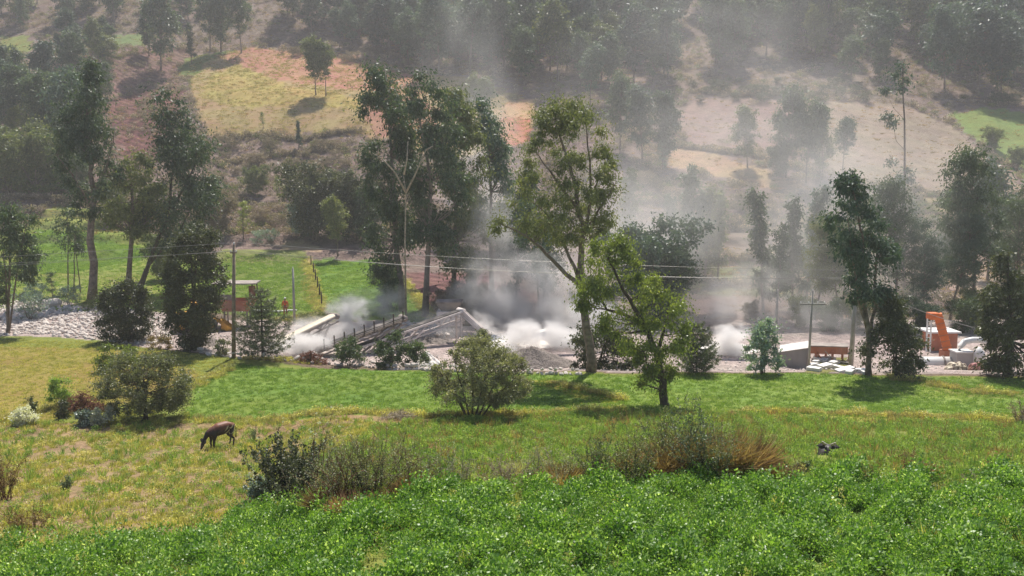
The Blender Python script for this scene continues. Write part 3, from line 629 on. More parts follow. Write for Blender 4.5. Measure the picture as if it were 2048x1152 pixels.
# rows of trunks at the lower forest edge on the right
# single trees on the slopes: kind, variant, px, base, top, leaf, label
HT = [
 ('forest', 0, 322, 140, -30, 'euc_dark', 'eucalyptus with forked pale trunk standing on the ploughed ground at upper left'),
 ('forest', 1, 298, 112, 10, 'euc_dark', 'slender eucalyptus behind the forked one on the ploughed ground'),
 ('slim', 0, 383, 128, 42, 'euc_dark', 'small compact dark tree at the corner of the green patch above the golden field'),
 ('forest', 2, 420, 104, -30, 'euc_dark', 'dark eucalyptus at the top edge of the golden field, left of the pair'),
 ('forest', 3, 442, 104, -40, 'euc_dark', 'dark eucalyptus in the middle of the three above the golden field'),
 ('forest', 4, 483, 106, -20, 'euc_dark', 'dark bushy eucalyptus at the top left corner of the orange field'),
 ('forest', 2, 632, 190, 76, 'euc_olive', 'left one of two slim eucalyptus on the stony mound in the golden field'),
 ('forest', 4, 652, 192, 84, 'euc_olive', 'right one of two slim eucalyptus on the stony mound in the golden field'),
 ('sapling', 0, 527, 256, 222, 'bright_leaf', 'tiny light green tree low in the golden field'),
 ('slim', 1, 597, 300, 238, 'euc_blue', 'narrow grey green sapling at the lower edge of the golden field'),
 ('slim', 2, 206, 140, 70, 'euc_blue', 'compact blue green tree left of the ploughed gully'),
 ('forest', 0, 1495, 335, 208, 'euc_olive', 'loose eucalyptus at the left of the trio on the pale slope'),
 ('forest', 1, 1572, 355, 178, 'euc_dark', 'tallest dark eucalyptus of the trio on the pale slope'),
 ('forest', 2, 1612, 365, 205, 'euc_dark', 'broad eucalyptus right of the tallest one on the pale slope'),
 ('bushtree', 0, 1558, 352, 285, 'euc_dark', 'dense low tree at the foot of the tallest eucalyptus on the pale slope'),
 ('forest', 3, 1645, 350, 230, 'euc_olive', 'thin eucalyptus fading into the dust beside the dirt track'),
 ('forest', 4, 1685, 340, 235, 'euc_blue', 'ghostly eucalyptus in the dust above the dirt track'),
 ('forest', 0, 1285, 318, 168, 'euc_blue', 'tall eucalyptus with bare double trunk on the pale slope, right of the great leaning tree'),
 ('forest', 1, 1240, 300, 150, 'euc_dark', 'eucalyptus behind the double trunked one, higher on the slope'),
 ('forest', 3, 1330, 335, 180, 'euc_dark', 'dark eucalyptus beside the double trunked one'),
 ('sapling', 1, 1325, 340, 278, 'euc_blue', 'small tree below the dark eucalyptus on the pale slope'),
 ('bushtree', 1, 1985, 300, 252, 'euc_olive', 'round bush tree on the bright green hill field at right'),
 ('bushtree', 2, 2035, 335, 292, 'euc_olive', 'second round bush tree lower on the bright green hill field'),
 ('forest', 4, 1225, 200, 70, 'euc_dark', 'eucalyptus at the lower edge of the forest above the great leaning tree'),
 ('forest', 2, 1180, 215, 90, 'euc_blue', 'eucalyptus at the forest edge left of the great leaning tree top'),
 ('forest', 0, 970, 250, 150, 'euc_olive', 'thin hazy eucalyptus behind the pale corner of the golden field'),
 ('forest', 1, 940, 240, 150, 'euc_olive', 'thin hazy eucalyptus at the right end of the golden field'),
 ('forest', 3, 20, 225, 90, 'euc_dark', 'dark eucalyptus at the left picture edge below the green patch'),
 ('forest', 1, 48, 215, 100, 'euc_dark', 'dark eucalyptus next to the one at the left picture edge'),
 ('forest', 2, 100, 330, 150, 'euc_dark', 'dark narrow eucalyptus in the left grove, nearest the edge'),
 ('forest', 4, 130, 345, 140, 'euc_blue', 'blue green narrow eucalyptus in the left grove'),
 ('forest', 0, 160, 350, 170, 'euc_dark', 'dark eucalyptus in the left grove behind the thick trunked tree'),
 ('forest', 3, 70, 300, 160, 'euc_olive', 'olive eucalyptus in the left grove above the stone wall'),
 ('bushtree', 0, 20, 385, 260, 'euc_olive', 'broad olive tree at the left edge above the green terraces'),
 ('bushtree', 1, 75, 392, 245, 'euc_olive', 'broad rounded tree beside the left edge above the green terraces'),
 ('bushtree', 2, 150, 390, 300, 'euc_dark', 'dark tree between the broad olive trees and the thick trunk'),
 ('bushtree', 1, 605, 470, 395, 'bluish', 'silvery bush tree in front of the dark trees at the foot of the hill'),
 ('sapling', 2, 487, 478, 400, 'bright_leaf', 'light green sapling at the foot of the scrub slope'),
 ('sapling', 0, 560, 405, 350, 'bright_leaf', 'young bright tree on the scrub slope'),
 ('shrub', 0, 518, 490, 462, 'bluish', 'silver green round shrub behind the terraced field'),
 ('shrub', 1, 540, 486, 458, 'bluish', 'second silver green shrub behind the terraced field'),
 ('bushtree', 0, 630, 480, 330, 'dark_leaf', 'dark dense tree at the left of the clump at the hill foot'),
 ('bushtree', 2, 668, 478, 345, 'dark_leaf', 'dark dense tree in the middle of the clump at the hill foot'),
 ('bushtree', 1, 712, 480, 355, 'dark_leaf', 'dark dense tree at the right of the clump at the hill foot'),
 ('bushtree', 2, 745, 485, 380, 'euc_dark', 'dark tree between the hill foot clump and the tall eucalyptus'),
 ('forest', 2, 676, 512, 395, 'euc_olive', 'thin pale stemmed tree in front of the dark clump at the hill foot'),
 ('bushtree', 0, 440, 470, 380, 'scrub', 'brownish tree on the scrub slope behind the wooden pole'),
 ('bushtree', 1, 410, 455, 360, 'euc_dark', 'dark tree on the scrub slope left of the wooden pole'),
 ('bushtree', 2, 510, 390, 330, 'euc_olive', 'olive bush tree half way up the scrub slope'),
 ('slim', 0, 1368, 560, 322, 'euc_dark', 'tall narrow cypress like tree in the dust, first of the row'),
 ('slim', 1, 1392, 565, 370, 'euc_dark', 'narrow tree right of the first cypress like tree'),
 ('slim', 2, 1350, 560, 380, 'euc_dark', 'narrow tree left of the first cypress like tree'),
 ('slim', 0, 1435, 560, 375, 'euc_olive', 'thin pale narrow tree left of the ploughed terrace'),
 ('slim', 1, 1410, 562, 365, 'euc_olive', 'faint narrow tree in the dust left of the ploughed terrace'),
 ('slim', 2, 1527, 625, 365, 'euc_dark', 'tall dark narrow tree right of the ploughed terrace'),
 ('slim', 0, 1552, 632, 440, 'euc_dark', 'shorter dark narrow tree right of the ploughed terrace'),
 ('slim', 1, 1585, 620, 385, 'euc_dark', 'dark narrow tree between the ploughed terrace and the tall pole'),
 ('slim', 2, 1610, 610, 360, 'euc_blue', 'hazy narrow tree behind the pole with crossarm'),
 ('euc', 0, 1630, 640, 440, 'euc_olive', 'loose olive eucalyptus behind the pole with crossarm'),
 ('euc', 1, 1680, 640, 400, 'euc_olive', 'hazy eucalyptus left of the tall forked one at right'),
 ('euc', 2, 1790, 640, 360, 'euc_dark', 'hazy eucalyptus behind the tall forked one at right'),
 ('euc', 3, 1850, 650, 440, 'euc_blue', 'hazy broad eucalyptus behind the orange elevator'),
 ('euc', 0, 1900, 640, 420, 'euc_blue', 'dusty eucalyptus right of the orange elevator'),
 ('euc', 2, 1945, 640, 300, 'euc_dark', 'tall loose eucalyptus rising past the white roofed hut'),
 ('forest', 1, 1975, 560, 330, 'euc_blue', 'narrow eucalyptus right of the white roofed hut'),
 ('euc', 1, 2035, 620, 360, 'euc_dark', 'tall eucalyptus at the right picture edge'),
 ('bushtree', 1, 1900, 520, 455, 'dark_leaf', 'dark bush tree left of the white roofed hut'),
 ('bushtree', 2, 1880, 545, 470, 'euc_dark', 'dark bush tree lower left of the white roofed hut'),
 ('slim', 0, 1250, 560, 330, 'euc_olive', 'hazy narrow tree behind the bright green leaning tree'),
 ('bushtree', 0, 1300, 640, 440, 'euc_blue', 'large grey green tree dimmed by dust behind the bright green leaning tree'),
 ('bushtree', 1, 1335, 640, 500, 'euc_dark', 'lower grey green tree dimmed by dust behind the bright green leaning tree'),
 ('bushtree', 0, 1605, 655, 590, 'euc_olive', 'olive bushy tree behind the pole with crossarm'),
 ('bushtree', 1, 1655, 662, 600, 'euc_dark', 'dark bushy tree behind the dusty orange bin'),
 ('bushtree', 2, 1700, 660, 585, 'euc_olive', 'bushy tree behind the thick concrete pole'),
 ('bushtree', 0, 1780, 665, 590, 'euc_dark', 'bushy tree showing behind the dark conifer mass'),
 ('bushtree', 1, 1845, 668, 598, 'euc_blue', 'grey green bushy tree left of the mixing tower'),
 ('bushtree', 2, 1925, 665, 590, 'euc_dark', 'bushy tree between the mixing tower and the thin pale pole'),
 ('bushtree', 0, 1955, 655, 580, 'euc_olive', 'olive bushy tree behind the curved duct'),
 ('bushtree', 1, 2035, 660, 560, 'euc_dark', 'dark bushy tree behind the large conifer at right'),
 ('bushtree', 2, 1500, 640, 600, 'scrub', 'small dusty bush tree in the brown plot behind the pale bush'),
 ('bushtree', 1, 1210, 650, 560, 'euc_dark', 'dark bushy tree behind the bright green leaning tree trunk'),
 ('bushtree', 2, 1160, 640, 575, 'euc_blue', 'dusty bushy tree behind the great leaning trunk'),
 ('bushtree', 0, 890, 640, 575, 'scrub', 'brown bushy tree under the right of the central group'),
 ('bushtree', 1, 780, 615, 530, 'euc_dark', 'dark low tree under the left of the central group'),
 ('bushtree', 2, 940, 640, 560, 'scrub', 'brownish low tree between the central group and the dust'),
 ('bushtree', 0, 330, 560, 470, 'euc_olive', 'olive low tree behind the brown trunks at left'),
 ('bushtree', 1, 230, 440, 360, 'euc_olive', 'olive low tree on the terrace behind the brown trunks'),
 ('euc', 1, 1080, 640, 400, 'euc_blue', 'dust dimmed eucalyptus behind the great leaning tree'),
 ('slim', 2, 1030, 620, 330, 'euc_blue', 'dust dimmed narrow tree between the tall group and the great leaning tree'),
 ('shrub', 2, 75, 600, 563, 'bluish', 'silvery shrub at the upper edge of the boulder field'),
 ('sapling', 1, 106, 602, 540, 'euc_dark', 'small dark conical tree at the upper edge of the boulder field'),
 ('shrub', 0, 140, 612, 572, 'bluish', 'bluish shrub left of the thick trunk'),
 ('shrub', 1, 60, 640, 585, 'bluish', 'bluish shrub among the boulders at far left'),
 ('shrub', 2, 180, 622, 598, 'euc_olive', 'low olive shrub at the foot of the thick trunk'),
 ('shrub', 0, 610, 655, 625, 'euc_olive', 'low green shrub behind the concrete pole'),
 ('shrub', 1, 640, 652, 622, 'euc_olive', 'low green shrub right of the concrete pole'),
 ('shrub', 2, 575, 652, 628, 'euc_olive', 'low green shrub left of the concrete pole'),
 ('shrub', 0, 1400, 560, 520, 'dark_leaf', 'dark shrub on the left of the lower terrace wall'),
 ('shrub', 1, 1490, 550, 522, 'dark_leaf', 'dark shrub on the terrace below the ploughed plot'),
 ('shrub', 2, 1570, 555, 520, 'dark_leaf', 'dark shrub at the right of the lower terrace wall'),
]
for kind, v, px, base, top, leaf, lab in HT:
    nm = {'shrub': 'shrub', 'bushtree': 'broadleaf_tree', 'sapling': 'sapling', 'slim': 'narrow_tree'}.get(kind, 'eucalyptus_tree')
    put(kind, v, px, base, top, leaf, 'bark' if (px % 3) else 'bark_pale', nm, lab, 'shrub' if kind == 'shrub' else 'tree')
# hillside shrubs one can tell apart
rs = np.random.RandomState(77)
zones = [((420, 690), (285, 470), 'dry shrub on the stony slope below the golden field', 'scrub', 34), ((1240, 1500), (370, 450), 'dusty shrub on the slope behind the narrow trees', 'scrub', 16),
         ((1640, 1900), (395, 440), 'shrub along the lower edge of the pale slope', 'euc_olive', 12), ((560, 760), (105, 125), 'shrub along the forest edge above the orange field', 'scrub', 10),
         ((1380, 1740), (165, 205), 'dark shrub in the shade of the forest edge above the pale slope', 'dark_leaf', 26), ((1980, 2040), (200, 220), 'dark shrub above the bright green hill field', 'dark_leaf', 5)]
for (xa, xb), (ya, yb), lab, lf, n in zones:
    for i in range(n):
        px = xa + (xb - xa) * (i + rs.rand()) / n; py = rs.uniform(ya, yb); g = G(px, py); s = rs.uniform(.55, 1.15)
        plant_tree(TK['shrub%d' % rs.randint(3)], (g.x, g.y, g.z - .15), M[lf], M['bark'], 'shrub', rs.rand() * 6, s * 1.2, s, lab, 'shrub', 'shrubs: ' + lab)
# ------------------------------------------------------------------ large single trees shaped after the photograph
def local(e, mb):
    l = e.location; mb.v = [(x - l.x, y - l.y, z - l.z) for x, y, z in mb.v]; return mb
def sculpt(name, lab, base, d, rows, rpx, ncl, leaves, L_, W_, leaf, bark='bark', r0=.2, limbs=None, cat='tree', droop=.4, depth=.8, seed=1, flat=.8, group=None, extra=(), stems=1, shell=.35, solid=False, twigs=0, gaps=None):
    """rows: (photo row, left, right) of the crown; clumps are spread through that volume at the tree's own distance"""
    rs = np.random.RandomState(seed); fo = Foliage(seed)
    g = D(base[0], d) if d else G(*base); d = g.y; m = mpp(d)
    e = empty(name, (g.x, g.y, g.z), label=lab, cat=cat, group=group)
    leaves *= 1.6; W_ *= 1.4; L_ *= 1.1
    ys = [r[0] for r in rows]; cl = []; tries = 0; vw = rpx * 3.2
    while len(cl) < ncl:
        py = rs.uniform(min(ys), max(ys)); xa = np.interp(py, ys, [r[1] for r in rows]); xb = np.interp(py, ys, [r[2] for r in rows])
        if rs.rand() > (xb - xa) / max(r[2] - r[1] for r in rows) + .1: continue
        tries += 1
        u = rs.uniform(-1, 1) if solid else np.sign(rs.rand() - .5) * rs.rand() ** .6
        dy = rs.uniform(-1, 1) * math.sqrt(max(0, 1 - u * u)) * (xb - xa) / 2 * m * depth
        hw = max((xb - xa) / 2 - rpx * .35, 2)
        if tries < ncl * 12 and bump(np.float64(u * hw + seed * 31.), np.float64(py * .9 + dy * 4), vw) < (gaps if gaps is not None else -.12 if name == 'eucalyptus_tree' else -.33): continue
        cl.append((np.array(P((xa + xb) / 2 + u * hw, py, d)) + np.array([0, dy, 0]) - np.array(g), rpx * m * rs.choice([.5, .75, .95, 1.25])))
    for px, py, dy, r in extra: cl.append((np.array(P(px, py, d)) + np.array([0, dy, 0]) - np.array(g), r * m))
    wd = MB(); nodes = []
    limbs = limbs or [([(base[0] + (s - (stems - 1) / 2) * 3, None, 0), ((base[0] + (rows[-1][1] + rows[-1][2]) / 2) / 2, (max(ys) * .6 + min(ys) * .4) if stems == 1 else max(ys) - (max(ys) - min(ys)) * rs.uniform(.2, .6), rs.uniform(-.5, .5) * (stems > 1)), ((rows[0][1] + rows[0][2]) / 2 + rs.uniform(-1, 1) * (8 if stems == 1 else (rows[1][2] - rows[1][1]) * .3), min(ys) + 8 + rs.rand() * 20 * (stems > 1), 0)], r0 / stems ** .4, r0 * .12) for s in range(stems)]
    for pts, ra, rb in limbs:
        q = []
        for px, py, dy in pts:
            p = np.array(P(px, py, d)) - np.array(g) if py is not None else np.array([(px - base[0]) * m, 0, -.3]); q.append(p + np.array([0, dy, 0]))
        dense = []
        for i in range(len(q) - 1):
            for k in range(3): dense.append(q[i] * (1 - k / 3) + q[i + 1] * k / 3 + rs.normal(size=3) * ra * .25 * (0 if i + k == 0 else 1))
        dense.append(q[-1]); n = len(dense)
        rr = [ra + (rb - ra) * (i / (n - 1)) for i in range(n)]
        if pts[0][1] is None: rr[0] *= 1.3
        wd.tube(dense, rr, 8); nodes += [(p, r) for p, r in zip(dense, rr)][2:]
    for c, r in cl:
        below = [(p, r2) for p, r2 in nodes if p[2] < c[2] + .3] or nodes
        p, r2 = min(below, key=lambda t: np.linalg.norm(t[0] - c) + (0 if t[0][2] < c[2] else 3)); mid = (p + c) / 2 + rs.normal(size=3) * np.linalg.norm(c - p) * .08 + np.array([0, 0, -.08 * np.linalg.norm(c - p)])
        b = min(max(.018, r2 * .35), .09); wd.tube([p, mid, c], [b, b * .6, .01], 4, False)
        if twigs:
            for t in range(twigs): wd.tube([mid, c + rs.normal(size=3) * r * .6, c + rs.normal(size=3) * r * 1.1], [b * .4, b * .3, .006], 3, False)
        fo.clump(c, r, int(leaves * rs.uniform(.6, 1.25)), L_, W_, droop=droop, flat=flat, shell=shell)
    tr = wd.mesh('trunk'); cr = fo.mesh('crown')
    link('trunk', tr, M[bark], e); link('crown', cr, M[leaf], e)
    return e
sculpt('eucalyptus_tree', 'great leaning eucalyptus with open branching crown in the centre, bright green tree before it', (1182, 743), None,
       [(200, 1080, 1170), (260, 1060, 1210), (330, 1040, 1238), (400, 1010, 1240), (450, 1010, 1230), (480, 1060, 1200)], 23, 100, 170, .2, .062, 'euc_olive', 'bark', .3,
       limbs=[([(1182, None, 0), (1176, 660, 0), (1162, 570, 0), (1166, 480, .2), (1158, 400, .3), (1140, 330, .2), (1112, 240, 0)], .33, .05),
              ([(1160, 572, 0), (1120, 535, -.6), (1080, 492, -1), (1035, 458, -1.4), (992, 440, -1.6)], .17, .03), ([(1158, 560, 0), (1130, 490, .6), (1095, 430, .9), (1050, 395, 1)], .14, .03),
              ([(1166, 480, .2), (1185, 400, .8), (1212, 330, 1.2)], .14, .03), ([(1166, 470, .2), (1195, 420, -.8), (1225, 370, -1.2)], .12, .03), ([(1158, 420, .3), (1110, 360, -1), (1075, 310, -1.2)], .12, .03), ([(1185, 400, .8), (1180, 320, .2), (1172, 240, .2)], .1, .03)],
       extra=[(1110, 202, 0, 34), (1150, 205, .4, 28), (1088, 235, -.5, 30), (1180, 228, .5, 28), (1125, 260, 0, 30), (1205, 262, .8, 24), (1060, 300, -.6, 24), (1000, 440, -1.5, 24), (1025, 405, -1, 28), (992, 455, -1.4, 16), (1215, 330, 1, 28), (1222, 380, -.8, 28), (1060, 385, .8, 28), (1090, 425, .3, 28), (1120, 440, -.5, 30), (1210, 425, -.8, 26), (1050, 450, -1, 22), (1165, 330, 0, 30), (1118, 480, 0, 18)],
       droop=.6, seed=301, flat=.8, gaps=-.3, solid=True)
sculpt('leaning_tree', 'bright green leaning tree with drooping twigs in the middle of the green field', (1332, 812), None, [(480, 1180, 1250), (520, 1155, 1275), (580, 1150, 1330), (640, 1180, 1385), (700, 1230, 1380), (750, 1270, 1350)], 20, 52, 230, .145, .064, 'bright_leaf', 'bark_dark', .3,
       limbs=[([(1332, None, 0), (1326, 765, 0), (1312, 710, 0), (1285, 640, 0), (1250, 580, 0), (1215, 515, 0)], .26, .05), ([(1312, 710, 0), (1335, 650, .5), (1342, 595, .5)], .13, .03), ([(1285, 640, 0), (1215, 620, .3), (1185, 560, .5)], .12, .03), ([(1326, 765, 0), (1295, 735, -.4), (1285, 700, -.5)], .08, .02)],
       extra=[(x, y, dy, r) for x, y, dy, r in [(1215, 497, 0, 32), (1182, 525, .5, 30), (1250, 512, -.3, 28), (1168, 565, .3, 27), (1222, 552, .6, 36), (1195, 598, 0, 30), (1262, 560, .2, 30), (1240, 620, -.3, 34), (1292, 598, .5, 32), (1330, 590, 0, 34), (1362, 612, .4, 26), (1372, 650, 0, 20), (1340, 648, -.4, 32), (1292, 655, .5, 34), (1322, 700, 0, 30), (1282, 702, .3, 26), (1352, 692, 0, 22), (1306, 745, 0, 24), (1284, 768, .3, 18), (1346, 742, 0, 18), (1203, 655, 0, 20), (1255, 690, 0, 16), (1240, 480, 0, 18), (1190, 490, 0, 16), (1160, 610, 0, 14), (1270, 640, 0, 20), (1310, 560, 0, 14), (1325, 780, 0, 12)]],
       droop=.9, seed=302, flat=1.0)
sculpt('eucalyptus_tree', 'tall eucalyptus at the left of the central group, crown reaching over the golden field', (806, 612), 90, [(122, 745, 790), (160, 722, 825), (230, 718, 840), (300, 722, 830), (380, 725, 835), (470, 735, 835), (540, 745, 800), (600, 748, 800)], 24, 110, 130, .36, .11, 'euc_dark', 'bark_pale', .34, seed=303, solid=True, droop=.6, flat=.9)
sculpt('eucalyptus_tree', 'tall eucalyptus in the middle of the central group with pale bare limbs', (850, 650), 86, [(150, 800, 850), (190, 800, 900), (250, 810, 930), (330, 800, 940), (420, 800, 930), (500, 820, 920)], 24, 100, 120, .36, .11, 'euc_dark', 'bark_pale', .3, seed=304, solid=True, droop=.6, flat=.9)
sculpt('eucalyptus_tree', 'brownish eucalyptus at the right of the central group', (905, 620), 92, [(180, 880, 920), (240, 880, 960), (330, 870, 980), (420, 860, 990), (500, 870, 980), (560, 880, 950)], 23, 95, 110, .36, .11, 'euc_olive', 'bark', .28, seed=305, solid=True, droop=.6, flat=.9)
sculpt('eucalyptus_tree', 'hazy eucalyptus behind the right side of the central group', (985, 615), 98, [(205, 955, 990), (270, 945, 1015), (350, 930, 1030), (430, 930, 1030), (500, 940, 1010)], 23, 80, 110, .38, .11, 'euc_blue', 'bark', .26, seed=306, solid=True, droop=.6, flat=.9)
sculpt('eucalyptus_tree', 'eucalyptus with thick brown trunk rising from the edge of the boulder field', (184, 600), None, [(125, 150, 195), (180, 120, 215), (250, 110, 235), (320, 100, 245), (390, 140, 250), (430, 155, 230)], 24, 85, 120, .36, .11, 'euc_dark', 'bark', .5, limbs=[([(184, None, 0), (186, 480, 0), (186, 380, 0), (178, 270, .3), (172, 150, 0)], .5, .06), ([(186, 400, 0), (210, 330, .5), (225, 260, .5)], .16, .04), ([(186, 420, 0), (150, 350, -.5), (120, 310, -.8)], .14, .04)], seed=307, solid=True, droop=.6)
sculpt('eucalyptus_tree', 'eucalyptus with brown trunk right of the thick trunked one', (255, 592), None, [(305, 225, 290), (350, 200, 330), (420, 205, 350), (470, 225, 330)], 22, 60, 120, .34, .11, 'euc_olive', 'bark', .34, seed=308, solid=True, droop=.5)
sculpt('eucalyptus_tree', 'broad multi stemmed eucalyptus behind the dark pear shaped tree', (275, 600), 100, [(185, 300, 350), (240, 300, 405), (300, 298, 430), (380, 285, 440), (450, 270, 430), (510, 290, 390)], 26, 110, 120, .38, .12, 'euc_dark', 'bark_dark', .3, limbs=[([(275, None, 0), (300, 520, 0), (335, 440, 0), (345, 330, .3), (330, 210, 0)], .3, .05), ([(270, None, 0), (290, 540, .3), (350, 470, .5), (400, 380, .5)], .2, .04), ([(335, 440, 0), (390, 330, 0), (395, 270, 0)], .15, .04)], seed=309, solid=True, droop=.5)
sculpt('eucalyptus_tree', 'slender triple stemmed eucalyptus at the left picture edge in front of the boulders', (15, 668), None, [(388, 5, 40), (430, -10, 70), (490, -25, 80), (550, -20, 75), (600, -10, 60)], 20, 70, 110, .26, .08, 'euc_dark', 'bark', .16, limbs=[([(15, None, 0), (18, 560, 0), (22, 410, 0)], .13, .03), ([(12, None, .3), (8, 560, .3), (-5, 450, .3)], .11, .03), ([(18, None, -.2), (34, 560, -.2), (55, 450, -.2)], .1, .03)], seed=310, solid=True, droop=.6)
sculpt('eucalyptus_tree', 'three thin stems with small crown on the green field at left', (142, 585), None, [(418, 118, 150), (460, 108, 165), (505, 112, 168)], 18, 16, 90, .32, .10, 'euc_dark', 'bark', .1, limbs=[([(136, None, 0), (136, 500, 0), (135, 430, 0)], .09, .03), ([(145, None, .3), (146, 520, .3), (150, 450, .3)], .08, .03), ([(163, None, -.2), (158, 540, -.2), (150, 470, -.2)], .08, .03)], seed=311)
sculpt('broadleaf_tree', 'dense dark pear shaped tree tapering to its foot beside the yellow loader', (386, 700), None, [(450, 385, 425), (480, 350, 445), (530, 330, 455), (590, 325, 452), (640, 328, 430), (670, 345, 415), (695, 365, 405)], 17, 190, 110, .18, .09, 'dark_leaf', 'bark_dark', .2, stems=3, seed=312, gaps=-1, droop=.2, solid=True, depth=.9)
sculpt('broadleaf_tree', 'wide dark bush at the edge of the boulder field', (250, 682), None, [(565, 215, 280), (590, 200, 300), (630, 192, 305), (665, 200, 300), (680, 220, 285)], 15, 115, 100, .17, .085, 'dark_leaf', 'bark_dark', .12, stems=4, seed=313, droop=.1, solid=True, cat='bush')
sculpt('eucalyptus_tree', 'tall forked eucalyptus left of the orange elevator at right', (1738, 752), None, [(352, 1690, 1725), (395, 1655, 1760), (440, 1650, 1790), (510, 1665, 1800), (570, 1680, 1795), (610, 1700, 1770)], 20, 80, 120, .26, .08, 'euc_blue', 'bark', .24,
       limbs=[([(1738, None, 0), (1738, 680, 0), (1730, 600, 0), (1722, 480, 0), (1705, 380, 0)], .22, .04), ([(1738, 690, 0), (1752, 620, .3), (1758, 520, .5), (1770, 440, .5)], .15, .03), ([(1735, 660, 0), (1715, 600, -.3), (1700, 520, -.5), (1690, 440, -.5)], .12, .03)], seed=314, solid=True, droop=.6)
sculpt('broadleaf_tree', 'dark bushy conifer mass at the foot of the tall forked eucalyptus', (1790, 752), None, [(590, 1770, 1790), (640, 1745, 1815), (690, 1722, 1850), (740, 1728, 1858)], 18, 70, 100, .22, .08, 'dark_leaf', 'bark_dark', .14, stems=3, seed=315, solid=True)
sculpt('conifer_tree', 'large dark conifer at the right picture edge', (2015, 752), None, [(495, 2000, 2020), (550, 1985, 2050), (610, 1962, 2070), (680, 1955, 2085), (742, 1968, 2085)], 18, 95, 110, .24, .08, 'dark_leaf', 'bark_dark', .24, seed=316, solid=True)
sculpt('broadleaf_tree', 'dark bush around the foot of the great leaning eucalyptus', (1195, 744), 63.5, [(650, 1150, 1250), (690, 1140, 1290), (735, 1145, 1300)], 17, 60, 90, .2, .09, 'dark_leaf', 'bark_dark', .12, stems=4, seed=317, solid=True, cat='bush')
sculpt('bush', 'small leafy bush left of the pair in front of the conveyors', (698, 732), None, [(680, 680, 715), (700, 668, 730), (725, 675, 728)], 10, 26, 80, .15, .07, 'euc_dark', 'bark_dark', .05, stems=4, seed=318, solid=True, cat='bush', droop=-.3)
sculpt('bush', 'darker rounded bush in the middle of those in front of the conveyors', (782, 738), None, [(668, 765, 800), (695, 748, 818), (730, 752, 815)], 11, 40, 85, .15, .07, 'euc_dark', 'bark_dark', .05, stems=4, seed=319, solid=True, cat='bush', droop=-.3)
sculpt('bush', 'leafy bush at the right of those in front of the conveyors', (832, 740), None, [(690, 818, 845), (710, 810, 860), (733, 812, 858)], 10, 26, 80, .15, .07, 'euc_dark', 'bark_dark', .05, stems=4, seed=320, solid=True, cat='bush', droop=-.3)
sculpt('bush', 'pale green leafy bush beside the grey shed, dust behind it', (1525, 748), None, [(640, 1515, 1545), (675, 1495, 1565), (710, 1485, 1570), (740, 1495, 1560)], 14, 46, 80, .17, .08, 'bluish', 'bark', .07, stems=4, seed=321, solid=True, cat='bush', droop=-.2)
sculpt('shrub', 'grey straw coloured shrub at the foot of the wooden pole', (445, 712), None, [(680, 435, 458), (700, 428, 462), (710, 430, 460)], 8, 16, 60, .13, .05, 'grey_leaf', 'twig', .03, stems=3, seed=322, solid=True, cat='bush')
sculpt('shrub', 'pale tan shrub left of the pear shaped tree foot', (318, 698), None, [(672, 300, 335), (690, 293, 345), (697, 298, 342)], 8, 18, 60, .14, .05, 'dry', 'twig', .03, stems=3, seed=323, solid=True, cat='bush')
sculpt('round_bush', 'large vase shaped olive bush with small leaves in the middle of the near fields', (945, 832), None, [(678, 930, 975), (700, 885, 1030), (730, 862, 1058), (765, 858, 1070), (790, 865, 1055), (808, 900, 1010)], 16, 190, 120, .1, .045, 'grey_leaf', 'bark_dark', .09, seed=324, gaps=-1, cat='bush', droop=0, depth=.9,
       limbs=[([(945 + k * 4, None, 0), (945 + k * 16, 790, s_ * .5), (945 + k * 34, 715 + abs(k) * 8, s_)], .06, .015) for k, s_ in ((-2, .4), (-1, -.5), (0, .6), (1, -.4), (2, .3), (3, -.2), (-2, -.6), (1, .8))], twigs=1, solid=True)
sculpt('round_bush', 'large rounded olive bush casting a dark shadow left of the grazing calf', (292, 838), None, [(708, 245, 340), (735, 205, 372), (765, 190, 385), (795, 200, 380), (820, 225, 350)], 16, 180, 120, .1, .048, 'grey_leaf', 'bark_dark', .1, stems=5, seed=325, gaps=-1, cat='bush', droop=0, solid=True)
sculpt('bush', 'lighter green bush behind the left shoulder of the rounded olive bush', (225, 745), None, [(690, 205, 250), (715, 190, 290), (740, 195, 280)], 13, 36, 90, .13, .07, 'bright_leaf', 'bark', .05, stems=3, seed=326, cat='bush', solid=True)
sculpt('bush', 'green upright weed bush beside the pile of dead branches', (118, 815), None, [(755, 105, 150), (780, 92, 150), (805, 95, 145)], 12, 24, 80, .12, .05, 'field', 'twig', .03, stems=4, seed=327, cat='bush', solid=True)
sculpt('flowering_bush', 'white flowering low bush at the left edge of the pasture', (45, 850), None, [(816, 35, 60), (832, 22, 72), (847, 25, 68)], 9, 22, 80, .1, .06, 'flower', 'twig', .02, stems=3, seed=328, cat='bush', solid=True)
sculpt('flowering_bush', 'white flowering low bush below the dead branch pile', (203, 850), None, [(815, 190, 220), (832, 182, 228), (846, 185, 225)], 9, 20, 80, .1, .06, 'flower', 'twig', .02, stems=3, seed=329, cat='bush', solid=True)
sculpt('flowering_bush', 'greener flowering bush between the dead branches and the rounded bush', (165, 852), None, [(825, 155, 180), (840, 148, 186), (850, 150, 184)], 8, 18, 80, .1, .06, 'bluish', 'twig', .02, stems=3, seed=330, cat='bush', solid=True)
sculpt('bush', 'dark narrow clump beside the dead branch pile', (125, 838), None, [(800, 118, 134), (820, 112, 140), (836, 114, 138)], 8, 14, 80, .1, .05, 'dark_leaf', 'twig', .03, stems=3, seed=331, cat='bush', solid=True)
